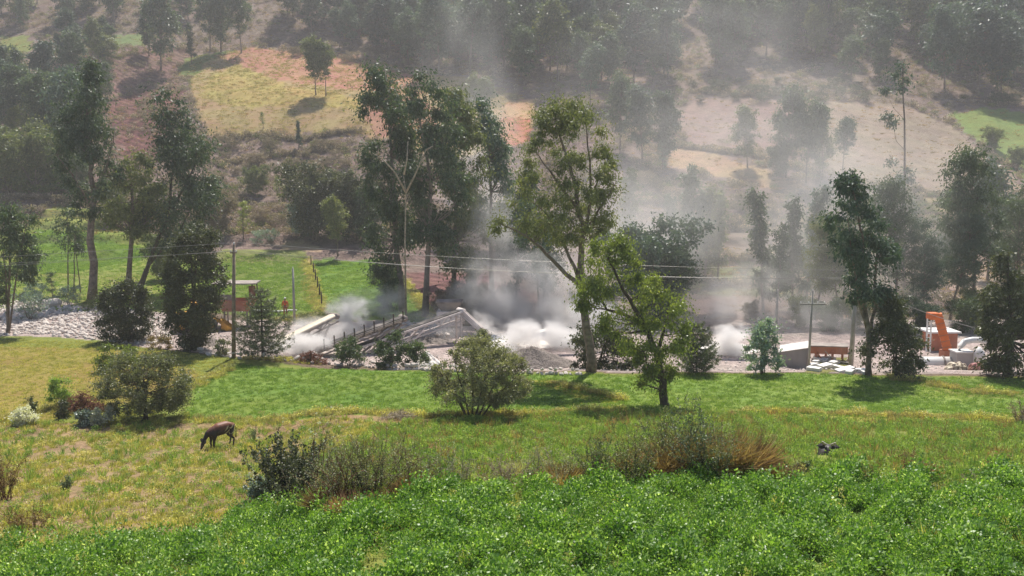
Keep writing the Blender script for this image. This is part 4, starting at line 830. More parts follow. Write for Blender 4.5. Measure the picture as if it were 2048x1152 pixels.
# tall thin trunk with tufts
sculpt('eucalyptus_tree', 'very tall bare stemmed eucalyptus with leaf tufts, rising over the pale slope', (1807, 650), 105, [(345, 1790, 1822), (400, 1780, 1835), (470, 1775, 1840)], 17, 16, 100, .36, .11, 'euc_blue', 'bark', .2,
       limbs=[([(1807, None, 0), (1806, 480, 0), (1808, 300, 0), (1806, 120, 0)], .22, .06)], extra=[(1803, 128, 0, 20), (1790, 150, 0, 20), (1815, 160, .4, 20), (1800, 178, -.3, 16), (1775, 232, 0, 14), (1785, 245, 0, 12), (1782, 325, 0, 14), (1815, 340, 0, 12), (1770, 182, 0, 9)], seed=332)
# conifers with arching whorled boughs
def conifer(name, lab, base, top, hw, seed, d=None, leaf='conifer', tiers=13, up=.25, sag=.5, startf=.12):
    rs = np.random.RandomState(seed); g = D(base[0], d) if d else G(*base); h = Zat(top, g.y) - g.z; W = hw * mpp(g.y)
    e = empty(name, g, label=lab, cat='tree'); wd = MB(); fo = Foliage(seed)
    wd.tube([(0, 0, -.3), (0, 0, h * .3), (.02, 0, h * .7), (0, 0, h)], [h * .022, h * .017, h * .008, .01], 7)
    for t in range(tiers):
        f = startf + (1 - startf) * t / tiers; z = h * f; nb = 6 if t < tiers * .7 else 4
        for b in range(nb):
            az = 2 * PI * (b + .5 * (t % 2)) / nb + rs.normal() * .15; R = W * ((1 - f) ** .55 * 1.15 + .03) * rs.uniform(.75, 1.1)
            ds = np.array([math.cos(az), math.sin(az), 0]); pts = []
            for k in range(6):
                q = k / 5; pts.append(np.array([0, 0, z]) + ds * R * q + np.array([0, 0, R * (up * q - sag * q * (1 - q) * 1.2 + .12 * q ** 3)]))
            wd.tube(pts, [max(.03 * (1 - k / 6), .008) for k in range(6)], 4, False)
            fo.along(pts[1:], int(70 * R / W + 14), .2, .045, spread=.05, droop=.5, tint=rs.rand())
            for sd2 in (-1, 1):
                for k in (1, 2, 3, 4):
                    p = pts[k]; dv = ds * .6 + np.array([-ds[1], ds[0], 0]) * sd2 * .8; q2 = p + dv * R * .3 * (1 - k / 6) + np.array([0, 0, -.05])
                    fo.along([p, q2], int(22 * R / W + 5), .17, .04, spread=.04, droop=.6, tint=rs.rand())
    wd.build('trunk', M['bark_dark'], e); link('boughs', fo.mesh('boughs'), M[leaf], e); return e
conifer('conifer_tree', 'sparse conifer with spreading whorled boughs right of the wooden pole', (526, 718), 572, 66, 401)
conifer('conifer_tree', 'dusty conifer with long drooping boughs beside the bright green leaning tree', (1393, 746), 640, 52, 402, tiers=10)
conifer('conifer_tree', 'small conifer showing above the vase shaped bush', (965, 752), 655, 30, 403, d=61, leaf='grey_leaf', tiers=11)
# ------------------------------------------------------------------ stones
def stone_mesh(seed, sub=2):
    rs = np.random.RandomState(seed); bm = bmesh.new(); bmesh.ops.create_icosphere(bm, subdivisions=sub, radius=.5)
    k = rs.uniform(.65, 1.1, 3); cuts = [(unit(rs.normal(size=3)), rs.uniform(.3, .45)) for _ in range(7)]
    for v in bm.verts:
        p = np.array(v.co)
        for n_, dd in cuts:
            q = p @ n_
            if q > dd: p = p - n_ * (q - dd) * .85
        v.co = p * k * np.array([1, 1, .8])
    me = bpy.data.meshes.new('stone'); bm.to_mesh(me); bm.free(); return me
SM = [stone_mesh(500 + i, 1) for i in range(6)]; BM_ = [stone_mesh(520 + i, 2) for i in range(5)]
for m_ in SM + BM_: m_.materials.append(M['stone'])
def me_arrays(me):
    bmx = bmesh.new(); bmx.from_mesh(me); V = np.array([v.co for v in bmx.verts]); Fq = np.array([[v.index for v in f.verts] for f in bmx.faces]); bmx.free(); return V, Fq, np.full(len(Fq), .5)
rs = np.random.RandomState(91)
RIV = [(-200, 700), (-160, 615), (60, 602), (130, 612), (250, 622), (330, 640), (345, 690), (250, 686), (60, 668)]
pl = gpoly(RIV); xs = [p[0] for p in pl]; ys = [p[1] for p in pl]; nb = 0; got = []
while nb < 130:
    x, y = rs.uniform(min(xs), max(xs)), rs.uniform(min(ys), max(ys))
    if not inpoly(np.array([x]), np.array([y]), pl)[0]: continue
    f = (y - min(ys)) / (max(ys) - min(ys)); s = rs.uniform(.35, .7) + .5 * max(0, f - .45) * rs.rand() * 2
    if any((x - a) ** 2 + (y - b) ** 2 < (.45 * (s + c)) ** 2 for a, b, c in got): continue
    got.append((x, y, s)); nb += 1
    o = link('boulder', BM_[rs.randint(5)], None, None, (x, y, float(terrain(x, y)) + s * .18), (rs.normal() * .3, rs.normal() * .3, rs.rand() * 6), (s * rs.uniform(.9, 1.4), s, s))
    tag(o, 'pale rounded boulder lying among smaller stones of the river stone field at left', 'boulder', 'pale boulders in the river stone field')
g = G(300 / 2.88 * 1.0 + 0, 614)
tag(link('boulder', BM_[1], None, None, (g.x, g.y, g.z + .45), (0, 0, .4), (2.1, 1.5, 1.5)), 'biggest pale boulder at the upper edge of the stone field', 'boulder')
X, Y, r2 = on_ground(RIV, cnt(RIV, 7), 92)
def stuffmat(src): return M[src]
o = cover('river_stones', [me_arrays(m_) for m_ in SM], X, Y, r2, M['stone'], 'countless pale river stones heaped at the left beyond the field', .18, .6, .03, .6)
BERM = [(780, 680), (790, 655), (900, 652), (915, 665), (905, 682)]
X, Y, r2 = on_ground(BERM, cnt(BERM, 6), 93)
cover('rubble', [me_arrays(m_) for m_ in SM], X, Y, r2, M['stone'], 'white rubble on the berm under the long conveyor', .25, .6, .5, .6)
YARD = [(430, 700), (440, 660), (600, 655), (900, 700), (1150, 735), (1450, 700), (1750, 720), (2000, 740), (1800, 748), (1500, 742), (1100, 740), (860, 736), (480, 714)]
X, Y, r2 = on_ground(YARD, cnt(YARD, 2.2), 94)
cover('yard_gravel', [me_arrays(m_) for m_ in SM], X, Y, r2, M['stone'], 'scattered pale gravel and stones on the dusty yard', .08, .35, .0, .6)
# stone row along the field edge: every stone a part
line = [(400, 706), (480, 717), (560, 721), (640, 727), (700, 731), (760, 736), (860, 742), (980, 746), (1100, 749), (1170, 751)]
g0 = G(*line[0]); wall = empty('stone_wall', g0, label='low row of loose pale stones along the edge of the middle field', cat='stone wall')
k = 0
for (a, b), (c, d_) in zip(line, line[1:]):
    A, B = G(a, b), G(c, d_); n = int((B - A).length / .3)
    for i in range(n):
        for lay in range(2 if rs.rand() < .5 else 1):
            p = A.lerp(B, (i + rs.rand() * .6) / n); p.y += rs.normal() * .12; s = rs.uniform(.28, .5)
            link('stone', SM[rs.randint(6)], None, wall, (p.x - g0.x, p.y - g0.y, float(terrain(p.x, p.y)) + s * .2 + lay * .28 - g0.z), (rs.normal() * .4, rs.normal() * .4, rs.rand() * 6), (s * 1.2, s, s))
            k += 1
print('wall stones', k)
# mounds
def mound(name, lab, cat, px, d, wpx, top, mat, seed, ratio=.8, rough=.12):
    g = D(px, d); m = mpp(d); R = wpx * m / 2; H = Zat(top, d) - g.z; rs2 = np.random.RandomState(seed)
    nr_, na = 22, 64; V = [(0, 0, H)]
    for i in range(1, nr_ + 1):
        for j in range(na):
            q = i / nr_; a = 2 * PI * j / na; rr = R * q * (1 + .12 * math.sin(2 * a + seed) + .07 * math.sin(5 * a + seed * 2) + .04 * math.sin(11 * a))
            z = H * (1 - q) ** 1.05 * (1 + .12 * math.sin(3 * a + seed) * q) + rs2.normal() * rough * .35 * (q > .05) - .25 * (q > .97)
            if q < .18: z = min(z, H * .93 + .1 * math.cos(a))
            V.append((rr * math.cos(a), rr * ratio * math.sin(a), z))
    mb = MB(); fs = [(0, 1 + j, 1 + (j + 1) % na) for j in range(na)]
    for i in range(nr_ - 1):
        b = 1 + i * na
        fs += [(b + j, b + na + j, b + na + (j + 1) % na, b + (j + 1) % na) for j in range(na)]
    mb.add(V, fs, True)
    return tag(mb.build(name, M[mat], None, loc=(g.x, g.y, g.z - .05)), lab, cat)
mound('gravel_pile', 'long grey gravel pile at the field edge behind the vase shaped bush', 'pile', 1062, 65.2, 200, 690, 'gravel', 3, .5)
mound('sand_pile', 'bright sand heap under the head of the long conveyor', 'pile', 985, 72, 150, 668, 'sand', 4)
mound('sand_pile', 'bright sand heap right of the grey gravel pile, deep in dust', 'pile', 1090, 74, 150, 655, 'sand', 5)
mound('sand_pile', 'small white sand heap right of the leafy bushes', 'pile', 852, 64.5, 70, 700, 'sand', 6)
mound('sand_pile', 'bright sand heap between the dusty conifer and the pale bush', 'pile', 1455, 70, 130, 680, 'sand', 7)
mound('earth_bank', 'dark earth berm topped with white rubble under the conveyors', 'bank', 850, 74, 130, 672, 'gravel', 8, .6)
mound('sand_pile', 'bright sand heap at the foot of the left conveyors', 'pile', 590, 70, 130, 690, 'sand', 9)
mound('earth_bank', 'reddish earth bank in front of the yellow loader', 'bank', 420, 71, 70, 672, 'gravel', 10)
# dead branches pile
def debris(name, lab, cat, base, wpx, top, n, mat, seed, L0=.8, thick=.02, d=None, flat=.5):
    g = D(base[0], d) if d else G(*base); m = mpp(g.y); R = wpx * m / 2; H = Zat(top, g.y) - g.z; rs2 = np.random.RandomState(seed); mb = MB()
    for i in range(n):
        a = rs2.rand() * 2 * PI; q = rs2.rand() ** .7; c = np.array([math.cos(a) * q * R, math.sin(a) * q * R * .6, H * (1 - q * q) * rs2.rand()]); dv = unit(np.array([math.cos(a) * .5, math.sin(a) * .4, -q * .4 * flat]) + rs2.normal(size=3) * .5 * np.array([1, 1, flat]))
        L1 = L0 * rs2.uniform(.4, 1.2); mb.tube([c - dv * L1 / 2, c + rs2.normal(size=3) * .05, c + dv * L1 / 2], [thick, thick * .8, thick * .3], 4, False)
    return tag(mb.build(name, M[mat], None, loc=g), lab, cat)
debris('branch_pile', 'domed pile of dead brown branches beside the rounded olive bush', 'branch pile', (168, 822), 96, 782, 420, 'brown_cloth', 601, .9, .018)
debris('branch_pile', 'low heap of cut pale branches on the bank left of the vase shaped bush', 'branch pile', (800, 838), 90, 822, 200, 'twig', 602, .7, .014)
debris('branch_pile', 'tangled brown branch heap in the yard in front of the left conveyors', 'branch pile', (622, 725), 70, 703, 200, 'brown_cloth', 603, .9, .03)
# ------------------------------------------------------------------ dry tussocks and twiggy shrubs near the camera
def px_y_near(px, d): return 560 < px < 1520 and d < 34
def twiggy(name, lab, cat, base, d, hpx, wpx, n, leafk, leafn, seed, bark='twig', leaf=.05, lw=.03, r=.012, arch=.3, flowers=0, fl=None, mat2='flower'):
    """upright branching stems with small leaves along them"""
    g = G(base, d); d = g.y; m = mpp(d); H = hpx * m; Wd = wpx * m / 2; rs2 = np.random.RandomState(seed); wd = MB(); fo = Foliage(seed); ff = Foliage(seed + 1)
    px_ = base
    if px_y_near(base, d): H *= 1.32; Wd *= 1.3; n = int(n * (1.5 if px_ < 1240 else 1.05))
    e = empty(name, (g.x, g.y, g.z - .03), label=lab, cat=cat)
    for i in range(n):
        a = rs2.rand() * 2 * PI; q = rs2.rand() ** .6; b0 = np.array([math.cos(a), math.sin(a), 0]) * Wd * .35 * q; dv = np.array([math.cos(a) * q * Wd / H * 1.2, math.sin(a) * q * Wd / H, 1])
        L1 = H * rs2.uniform(.55, 1.05) * (1 - .25 * q); pts = wander(rs2, b0, dv, L1, 6, .12 * arch / .3, up=-.05 * arch)
        wd.tube(pts, [r * (1 - .8 * k / 6) for k in range(7)], 4, False); fo.along(pts[1:], leafn, leaf, lw, spread=.02, up=.2, tint=rs2.rand())
        for t in range(4):
            k = rs2.randint(2, 6); p = pts[k]; dv2 = unit(rs2.normal(size=3) * .7 + np.array([math.cos(a) * .3, math.sin(a) * .3, .8])); sp_ = wander(rs2, p, dv2, L1 * .3, 3, .2)
            wd.tube(sp_, [r * .45, r * .35, r * .2, r * .1], 3, False); fo.along(sp_, leafn // 2, leaf, lw, spread=.03, up=.2, tint=rs2.rand())
            if flowers and rs2.rand() < .6: ff.clump(sp_[-1], .035, flowers, .03, .03, tint=.8)
    wd.build('stems', M[bark], e); link('leaves', fo.mesh('leaves'), M[leafk], e)
    if flowers and ff.V: link('blossoms', ff.mesh('blossoms'), M[mat2], e)
    return e
def tussock(lab, px, d, wpx, hpx, mat, seed, n=260):
    g = G(px, d); m = mpp(g.y); rs2 = np.random.RandomState(seed); V, Fq, T = tuft(seed, int(n * 1.3), hpx * m * 1.45, .034, wpx * m / 2 * .6, .75)
    c = V.reshape(-1, 4, 3); c[:, 2, 2] -= hpx * m * .3 * rs2.rand(len(c)); me = npmesh('tussock', c.reshape(-1, 3), Fq, {'tint': ('FACE', 'FLOAT', T)})
    return tag(link('grass_tussock', me, M[mat], None, (g.x, g.y, g.z)), lab, 'grass tussock')
# big leafed dark shrub and its thorny neighbours in the hedge
TW = [
 ('leafy_shrub', 'dark shrub with large pale glossy leaves at the left end of the near hedge', 575, 1003, 125, 110, 26, 'dark_leaf', 46, 'bark_dark', .085, .055, .012, .25, 0),
 ('leafy_shrub', 'low dark glossy shrub hanging over the pasture at the hedge end', 525, 1000, 75, 70, 18, 'bluish', 40, 'bark_dark', .07, .045, .01, .4, 0),
 ('leafy_shrub', 'dark leafed shrub right of the glossy leaved one in the near hedge', 622, 1003, 95, 80, 22, 'dark_leaf', 44, 'bark_dark', .06, .04, .012, .3, 0),
 ('thorn_shrub', 'tangled brown thorn shrub in the middle of the near hedge', 690, 1003, 130, 110, 26, 'grey_leaf', 34, 'brown_cloth', .04, .022, .014, .5, 0),
 ('thorn_shrub', 'upright dark stemmed thorn shrub next to the tangled brown one', 745, 998, 125, 90, 22, 'euc_olive', 34, 'bark_dark', .04, .022, .014, .4, 0),
 ('thorn_shrub', 'arching thorn shrub at the right end of the near hedge', 815, 973, 105, 120, 22, 'grey_leaf', 30, 'brown_cloth', .04, .022, .012, .7, 0),
 ('thorn_shrub', 'sparse arching twigs between the hedge and the dry mound', 905, 970, 85, 130, 16, 'grey_leaf', 26, 'twig', .04, .02, .01, .8, 0),
 ('thorn_shrub', 'low pale twiggy shrub above the crop edge, left of the dry mound', 1010, 970, 70, 110, 16, 'scrub', 26, 'twig', .04, .02, .01, .6, 0),
 ('thorn_shrub', 'pale grass like shrub with small leaves left of the dry mound', 1110, 965, 75, 120, 20, 'grey_leaf', 28, 'twig', .04, .022, .01, .5, 0),
 ('weed_plant', 'leafy weed shrub at the left foot of the dry mound', 1190, 965, 90, 80, 18, 'euc_olive', 30, 'twig', .05, .028, .01, .4, 0),
 ('weed_plant', 'tall leafy weeds at the left end of the dry mound', 1265, 980, 130, 80, 20, 'euc_olive', 34, 'bark_dark', .05, .028, .012, .35, 0),
 ('weed_plant', 'tall green weed bush standing behind the top of the dry mound', 1340, 942, 140, 90, 22, 'euc_olive', 34, 'bark_dark', .05, .028, .012, .35, 0),
 ('weed_plant', 'dark leafed bush on top of the dry mound below the leaning tree', 1385, 970, 165, 70, 18, 'euc_dark', 36, 'bark_dark', .06, .032, .012, .4, 0),
 ('weed_plant', 'olive weeds on the right shoulder of the dry mound', 1430, 970, 120, 90, 22, 'euc_olive', 34, 'twig', .05, .028, .012, .35, 0),
 ('weed_plant', 'feathery green weeds at the right end of the dry mound', 1485, 942, 110, 80, 20, 'field', 34, 'twig', .05, .025, .01, .35, 0),
 ('weed_plant', 'brown seed weed standing between the dry mound and the black cow', 1588, 975, 80, 34, 9, 'rust', 30, 'brown_cloth', .035, .022, .01, .3, 0),
 ('weed_plant', 'low dark weed beside the black cow muzzle', 1604, 948, 40, 40, 10, 'euc_dark', 26, 'bark_dark', .05, .03, .01, .4, 0),
 ('weed_plant', 'dark spiky weed right of the black cow', 1740, 980, 62, 40, 12, 'rust', 20, 'bark_dark', .03, .02, .012, .3, 0),
 ('weed_plant', 'thin brown weed with rusty leaves near the dark spiky weed', 1815, 948, 76, 40, 9, 'rust', 24, 'brown_cloth', .035, .022, .01, .3, 0),
 ('weed_plant', 'low brown dead weed among the crop edge at right', 1790, 985, 40, 50, 10, 'rust', 18, 'brown_cloth', .035, .02, .01, .4, 0),
 ('weed_plant', 'dry grey weed at the crop edge near the right picture edge', 1950, 980, 48, 60, 12, 'scrub', 18, 'twig', .035, .02, .008, .5, 0),
 ('weed_plant', 'brown weed clump where the right picture edge meets the far bank', 2043, 850, 70, 40, 14, 'scrub', 30, 'brown_cloth', .05, .03, .012, .4, 0),
 ('thorn_shrub', 'rusty brown shrub at the lower left picture edge', 12, 1000, 130, 70, 20, 'rust', 34, 'brown_cloth', .045, .03, .012, .4, 0),
 ('thorn_shrub', 'low rusty plant below the shrub at the left edge', 62, 1060, 80, 110, 22, 'rust', 24, 'brown_cloth', .04, .028, .01, .6, 0),
 ('weed_plant', 'dark tuft of upright leaves alone in the pasture at lower left', 134, 982, 36, 22, 14, 'euc_dark', 20, 'bark_dark', .07, .02, .006, .2, 0),
 ('weed_plant', 'thin dark weed beside the grazing calf', 508, 885, 46, 12, 4, 'euc_dark', 26, 'bark_dark', .05, .03, .01, .2, 0),
 ('weed_plant', 'upright green weed at the left end of the branch pile', 65, 825, 42, 24, 9, 'euc_dark', 30, 'bark_dark', .07, .035, .01, .2, 0),
 ('flower_stalk', 'tall flower stalk with white blossoms rising over the near hedge', 636, 983, 205, 30, 2, 'grey_leaf', 30, 'brown_cloth', .035, .02, .016, .15, 14),
 ('flower_stalk', 'thin arching flower stalk left of the tallest one', 598, 1003, 150, 90, 3, 'grey_leaf', 16, 'twig', .03, .016, .008, .5, 12),
 ('flower_stalk', 'spreading flower stalk with white dots right of the tallest one', 668, 983, 165, 80, 3, 'grey_leaf', 16, 'twig', .03, .016, .008, .4, 12),
 ('flower_stalk', 'low white flowering twig in front of the hedge at left', 505, 975, 60, 60, 6, 'bluish', 16, 'twig', .03, .02, .007, .4, 14),
 ('dry_stalk', 'pale dead stalk leaning in the weeds right of the hedge', 930, 970, 95, 20, 2, 'dry', 6, 'twig', .03, .012, .016, .2, 0),
 ('dry_stalk', 'pale forked dead stalk left of the weedy mound', 1078, 960, 90, 30, 3, 'dry', 8, 'twig', .03, .012, .012, .2, 0)]
for i, (nm, lab, px, d, hp, wp, n, lk, ln, bk, lf_, lw, r, ar, fl) in enumerate(TW):
    twiggy(nm, lab, 'shrub' if 'shrub' in nm else 'plant', px, d, hp, wp, n, lk, int(ln * 1.3), 700 + i * 3, bk, lf_ * 1.1, lw * 1.25, r, ar, fl)
for i, (px, d, wp, hp, mt, lab) in enumerate([
 (1275, 962, 60, 52, 'rust', 'rusty brown tussock at the left end of the dry mound'), (1315, 960, 64, 71, 'rust', 'rusty tussock second from the left on the dry mound'),
 (1350, 958, 60, 66, 'rust', 'dark rusty tussock in the middle left of the dry mound'), (1392, 956, 64, 82, 'dry', 'straw coloured tussock in the centre of the dry mound'),
 (1432, 954, 66, 92, 'dry', 'tallest straw coloured tussock on the dry mound'), (1470, 954, 56, 75, 'dry', 'yellowish tussock on the right of the dry mound'),
 (1496, 954, 40, 80, 'rust', 'upright rusty tussock at the right end of the dry mound'), (1540, 956, 60, 34, 'rust', 'flat rusty tussock at the foot of the dry mound, toward the black cow'),
 (1420, 966, 80, 39, 'dry', 'flattened pale tussock hanging over the crop below the dry mound'), (1330, 968, 80, 39, 'rust', 'flattened brown tussock hanging over the crop below the dry mound'),
 (825, 994, 60, 40, 'dry', 'golden tussock at the right foot of the near hedge'), (795, 1007, 70, 34, 'rust', 'rusty tussock in front of the arching thorn shrub'),
 (700, 1032, 90, 40, 'rust', 'rusty tussock spilling over the crop below the near hedge'), (740, 1030, 80, 34, 'dry', 'straw coloured tussock below the upright thorn shrub'),
 (655, 1022, 60, 50, 'rust', 'brown tussock under the tangled thorn shrub'), (860, 984, 70, 30, 'dry', 'flat dry tussock beyond the right foot of the near hedge'),
 (1120, 972, 110, 36, 'dry', 'wide pale dry tussock left of the dry mound'), (1180, 968, 80, 30, 'dry', 'pale dry tussock at the crop edge near the mound'),
 (505, 1032, 60, 24, 'dry', 'low straw tussock where the crop meets the pasture'), (1850, 954, 60, 24, 'dry', 'low dry tussock at the crop edge right of the black cow')]):
    tussock(lab, px, d, wp, hp, mt, 800 + i, 520)
# fence posts on the dry strip, bare pale limbs
for i, (px, py) in enumerate([(622, 532), (627, 548), (631, 563), (635, 578), (639, 594), (643, 611)]):
    g = G(px, py); tag(MB().tube([(0, 0, -.2), (.03, 0, .8), (0, 0, 1.5)], [.09, .08, .07], 7).build('fence_post', M['bark_dark'], None, loc=g), 'dark wooden post in the row on the dry strip between the two green plots', 'post', 'dark posts on the dry strip between the green plots')
def limb(lab, d, lines, mat='twig'):
    g = D(lines[0][0][0], d); e = empty('dead_tree', g, label=lab, cat='dead tree')
    for ln in lines: mb = MB(); mb.tube([P(x, y, d) for x, y in ln], [.11 * (1 - .75 * k / (len(ln) - 1)) for k in range(len(ln))], 6); part(e, mb, 'limb', mat)
def part(e, mb, name, mat): return local(e, mb).build(name, M[mat], e)
limb('bare pale forked dead tree among the crowns of the central group', 81.5, [((812, 640), (810, 480), (812, 385), (806, 345)), ((812, 385), (790, 345), (765, 318), (745, 306)), ((808, 350), (814, 318), (816, 282)), ((812, 385), (830, 350), (852, 300), (858, 308)), ((852, 300), (866, 292))])
limb('leaning pale dead stem low in the left grove', 118, [((205, 452), (170, 400), (140, 362), (112, 330)), ((150, 375), (135, 350), (128, 335))])
# ------------------------------------------------------------------ crushing plant
def part(e, mb, name, mat): return local(e, mb).build(name, M[mat], e)
def conveyor(lab, lo, hi, wid, legs, belt='belt', side='steel', posts=0, cover_=False, lattice=True, depth=.45):
    e = empty('conveyor', (lo.x, lo.y, float(terrain(lo.x, lo.y))), label=lab, cat='conveyor'); ax = (hi - lo).normalized(); sidev = Vector((0, 0, 1)).cross(ax).normalized(); up = ax.cross(sidev) * -1
    if up.z < 0: up = -up
    L_ = (hi - lo).length
    part(e, MB().bar(lo + up * .12, hi + up * .12, wid * .85, .06), 'belt', belt)
    for s in (-1, 1):
        o_ = sidev * s * wid / 2
        part(e, MB().bar(lo + o_, hi + o_, .1, .16), 'side_beam', side); part(e, MB().bar(lo + o_ - up * depth, hi + o_ - up * depth, .09, .09), 'lower_chord', side)
        mb = MB(); n = max(4, int(L_ / .9))
        for i in range(n):
            a = lo.lerp(hi, i / n) + o_; b = lo.lerp(hi, (i + 1) / n) + o_
            mb.bar(a - up * (depth if i % 2 else 0), b - up * (0 if i % 2 else depth), .045, .045)
        part(e, mb, 'lattice', side)
    for c in (lo, hi):
        part(e, MB().tube([c - sidev * wid * .5, c + sidev * wid * .5], .26, 14), 'pulley', side)
    mb = MB(); n = int(L_ / 1.1)
    for i in range(1, n):
        c = lo.lerp(hi, i / n); mb.tube([c - sidev * wid * .42 - up * .22, c + sidev * wid * .42 - up * .22], .06, 6)
    part(e, mb, 'rollers', side)
    if cover_:
        mb = MB(); pts = []
        for k in range(9):
            a = PI * k / 8; pts.append(sidev * math.cos(a) * wid * .5 + up * (.1 + math.sin(a) * .13))
        vs = [lo + p for p in pts] + [hi + p for p in pts]; mb.add(vs, [(k, k + 1, k + 10, k + 9) for k in range(8)], True); part(e, mb, 'cover', 'tarp_striped')
    if posts:
        for i in range(posts):
            c = lo.lerp(hi, .04 + .92 * i / (posts - 1)) - sidev * wid * .75
            part(e, MB().bar(c - up * .1, c + Vector((0, 0, .8)), .085, .085), 'railing_post', 'bark_dark')
        a, b = lo - sidev * wid * .75, hi - sidev * wid * .75
        part(e, MB().bar(a, b, .32, .05), 'walkway', 'bark_dark')
    for t0, t1 in legs:
        c = lo.lerp(hi, t0); f = lo.lerp(hi, t1)
        for s in (-1, 1):
            o_ = sidev * s * wid * .5; ft = Vector((f.x + o_.x, f.y + o_.y, float(terrain(f.x, f.y)) - .1)); part(e, MB().bar(ft, c + o_ - up * .3, .13, .13), 'support_leg', side)
    return e
conveyor('covered conveyor with beige rounded hood at the left, rising to the right', P(548, 690, 68.5), P(668, 632, 74), .85, [(.5, .62), (.85, .7)], cover_=True)
conveyor('dark conveyor with a row of railing posts in the middle of the yard', P(636, 698, 67.8), P(806, 636, 71), 1.0, [(.85, .45), (.95, .62)], posts=9)
conveyor('long pale conveyor rising to the highest head, right of the railed one', P(700, 700, 68.5), P(922, 622, 74), .85, [(.62, .45), (.97, .98)], belt='belt', side='pale_steel', depth=.75)
def chute(lab, a, b, w0, mat):
    e = empty('discharge_chute', (a.x, a.y, a.z), label=lab, cat='chute'); part(e, MB().bar(a, b, w0, .12), 'trough', mat)
    for s in (-1, 1): part(e, MB().bar(a + Vector((0, s * w0 / 2, .12)), b + Vector((0, s * w0 / 2, .12)), .05, .3), 'side_plate', mat)
    return e
chute('pale sloping chute running down from the highest conveyor head', P(926, 626, 74), P(985, 680, 72), .8, 'pale_steel')
# crusher housing between conveyors
def crusher():
    g = D(900, 78); e = empty('rock_crusher', g, label='dusty box shaped crusher on a steel frame under the highest conveyor head', cat='machine')
    part(e, MB().box((g.x, g.y, g.z + 1.4), (2.2, 2, 1.3)), 'housing', 'pale_steel')
    part(e, MB().add([Vector((g.x + x, g.y + y, g.z + z)) for x, y, z in [(-.7, -.6, 2.05), (.7, -.6, 2.05), (.7, .6, 2.05), (-.7, .6, 2.05), (-1.2, -1.1, 2.9), (1.2, -1.1, 2.9), (1.2, 1.1, 2.9), (-1.2, 1.1, 2.9)]], [(0, 1, 5, 4), (1, 2, 6, 5), (2, 3, 7, 6), (3, 0, 4, 7)]), 'hopper', 'steel')
    for sx in (-1, 1):
        for sy in (-1, 1): part(e, MB().bar((g.x + sx, g.y + sy * .9, g.z - .1), (g.x + sx, g.y + sy * .9, g.z + .8), .16, .16), 'frame_leg', 'steel')
    part(e, MB().tube([(g.x + 1.12, g.y - .5, g.z + 1.4), (g.x + 1.35, g.y - .5, g.z + 1.4)], .55, 16), 'flywheel', 'steel')
crusher()
# loader and feeder
def loader():
    g = D(398, 77); e = empty('wheel_loader', g, .3, label='yellow wheel loader half hidden behind the dark pear shaped tree', cat='loader'); e.scale = (.85, .85, .85)
    def b(c, d_, n, m_): return MB().box(c, d_).build(n, M[m_], e)
    mb = MB(); mb.add([(-2.4, -.9, .9), (-.4, -.9, .9), (-.4, .9, .9), (-2.4, .9, .9), (-2.3, -.85, 1.9), (-.4, -.85, 2.15), (-.4, .85, 2.15), (-2.3, .85, 1.9)], [(0, 3, 2, 1), (4, 5, 6, 7), (0, 1, 5, 4), (1, 2, 6, 5), (2, 3, 7, 6), (3, 0, 4, 7)]); mb.build('engine_cover', M['yellow'], e)
    b((-.2, 0, 1.0), (3.6, 1.1, .5), 'chassis', 'yellow'); cb = b((.1, 0, 2.2), (1.3, 1.4, 1.5), 'cab', 'yellow'); b((.1, 0, 3.02), (1.5, 1.6, .12), 'roof', 'yellow')
    for s in (-1, 1): b((.1, s * .715, 2.35), (1.0, .03, .9), 'window', 'glass')
    b((.765, 0, 2.35), (.03, 1.15, .95), 'windscreen', 'glass')
    for x in (-1.5, 1.2):
        for s in (-1, 1):
            t = MB().tube([(x, s * .85, .7), (x, s * 1.35, .7)], .7, 20).build('tyre', M['tyre'], e); MB().tube([(x, s * .84, .7), (x, s * 1.37, .7)], .33, 14).build('rim', M['yellow'], t)
    for s in (-1, 1): MB().bar((.9, s * .6, 1.5), (2.5, s * .6, .75), .16, .25).build('lift_arm', M['yellow'], e)
    mb = MB(); pr = [(2.3, 1.2), (2.35, .4), (2.8, .15), (3.5, .2), (3.45, .12), (2.7, .06), (2.2, .35), (2.2, 1.25)]
    vs = [(x, -1.3, z) for x, z in pr] + [(x, 1.3, z) for x, z in pr]; n = len(pr)
    mb.add(vs, [(i, (i + 1) % n, (i + 1) % n + n, i + n) for i in range(n)] + [tuple(range(n))[::-1], tuple(range(n, 2 * n))]); mb.build('bucket', M['yellow'], e)
    for s in (-1, 1): MB().add([(2.2, s * 1.3, 1.2), (3.5, s * 1.3, .16), (2.7, s * 1.3, .07), (2.2, s * 1.3, .35)], [(0, 1, 2, 3)]).build('bucket_side', M['yellow'], e)
loader()
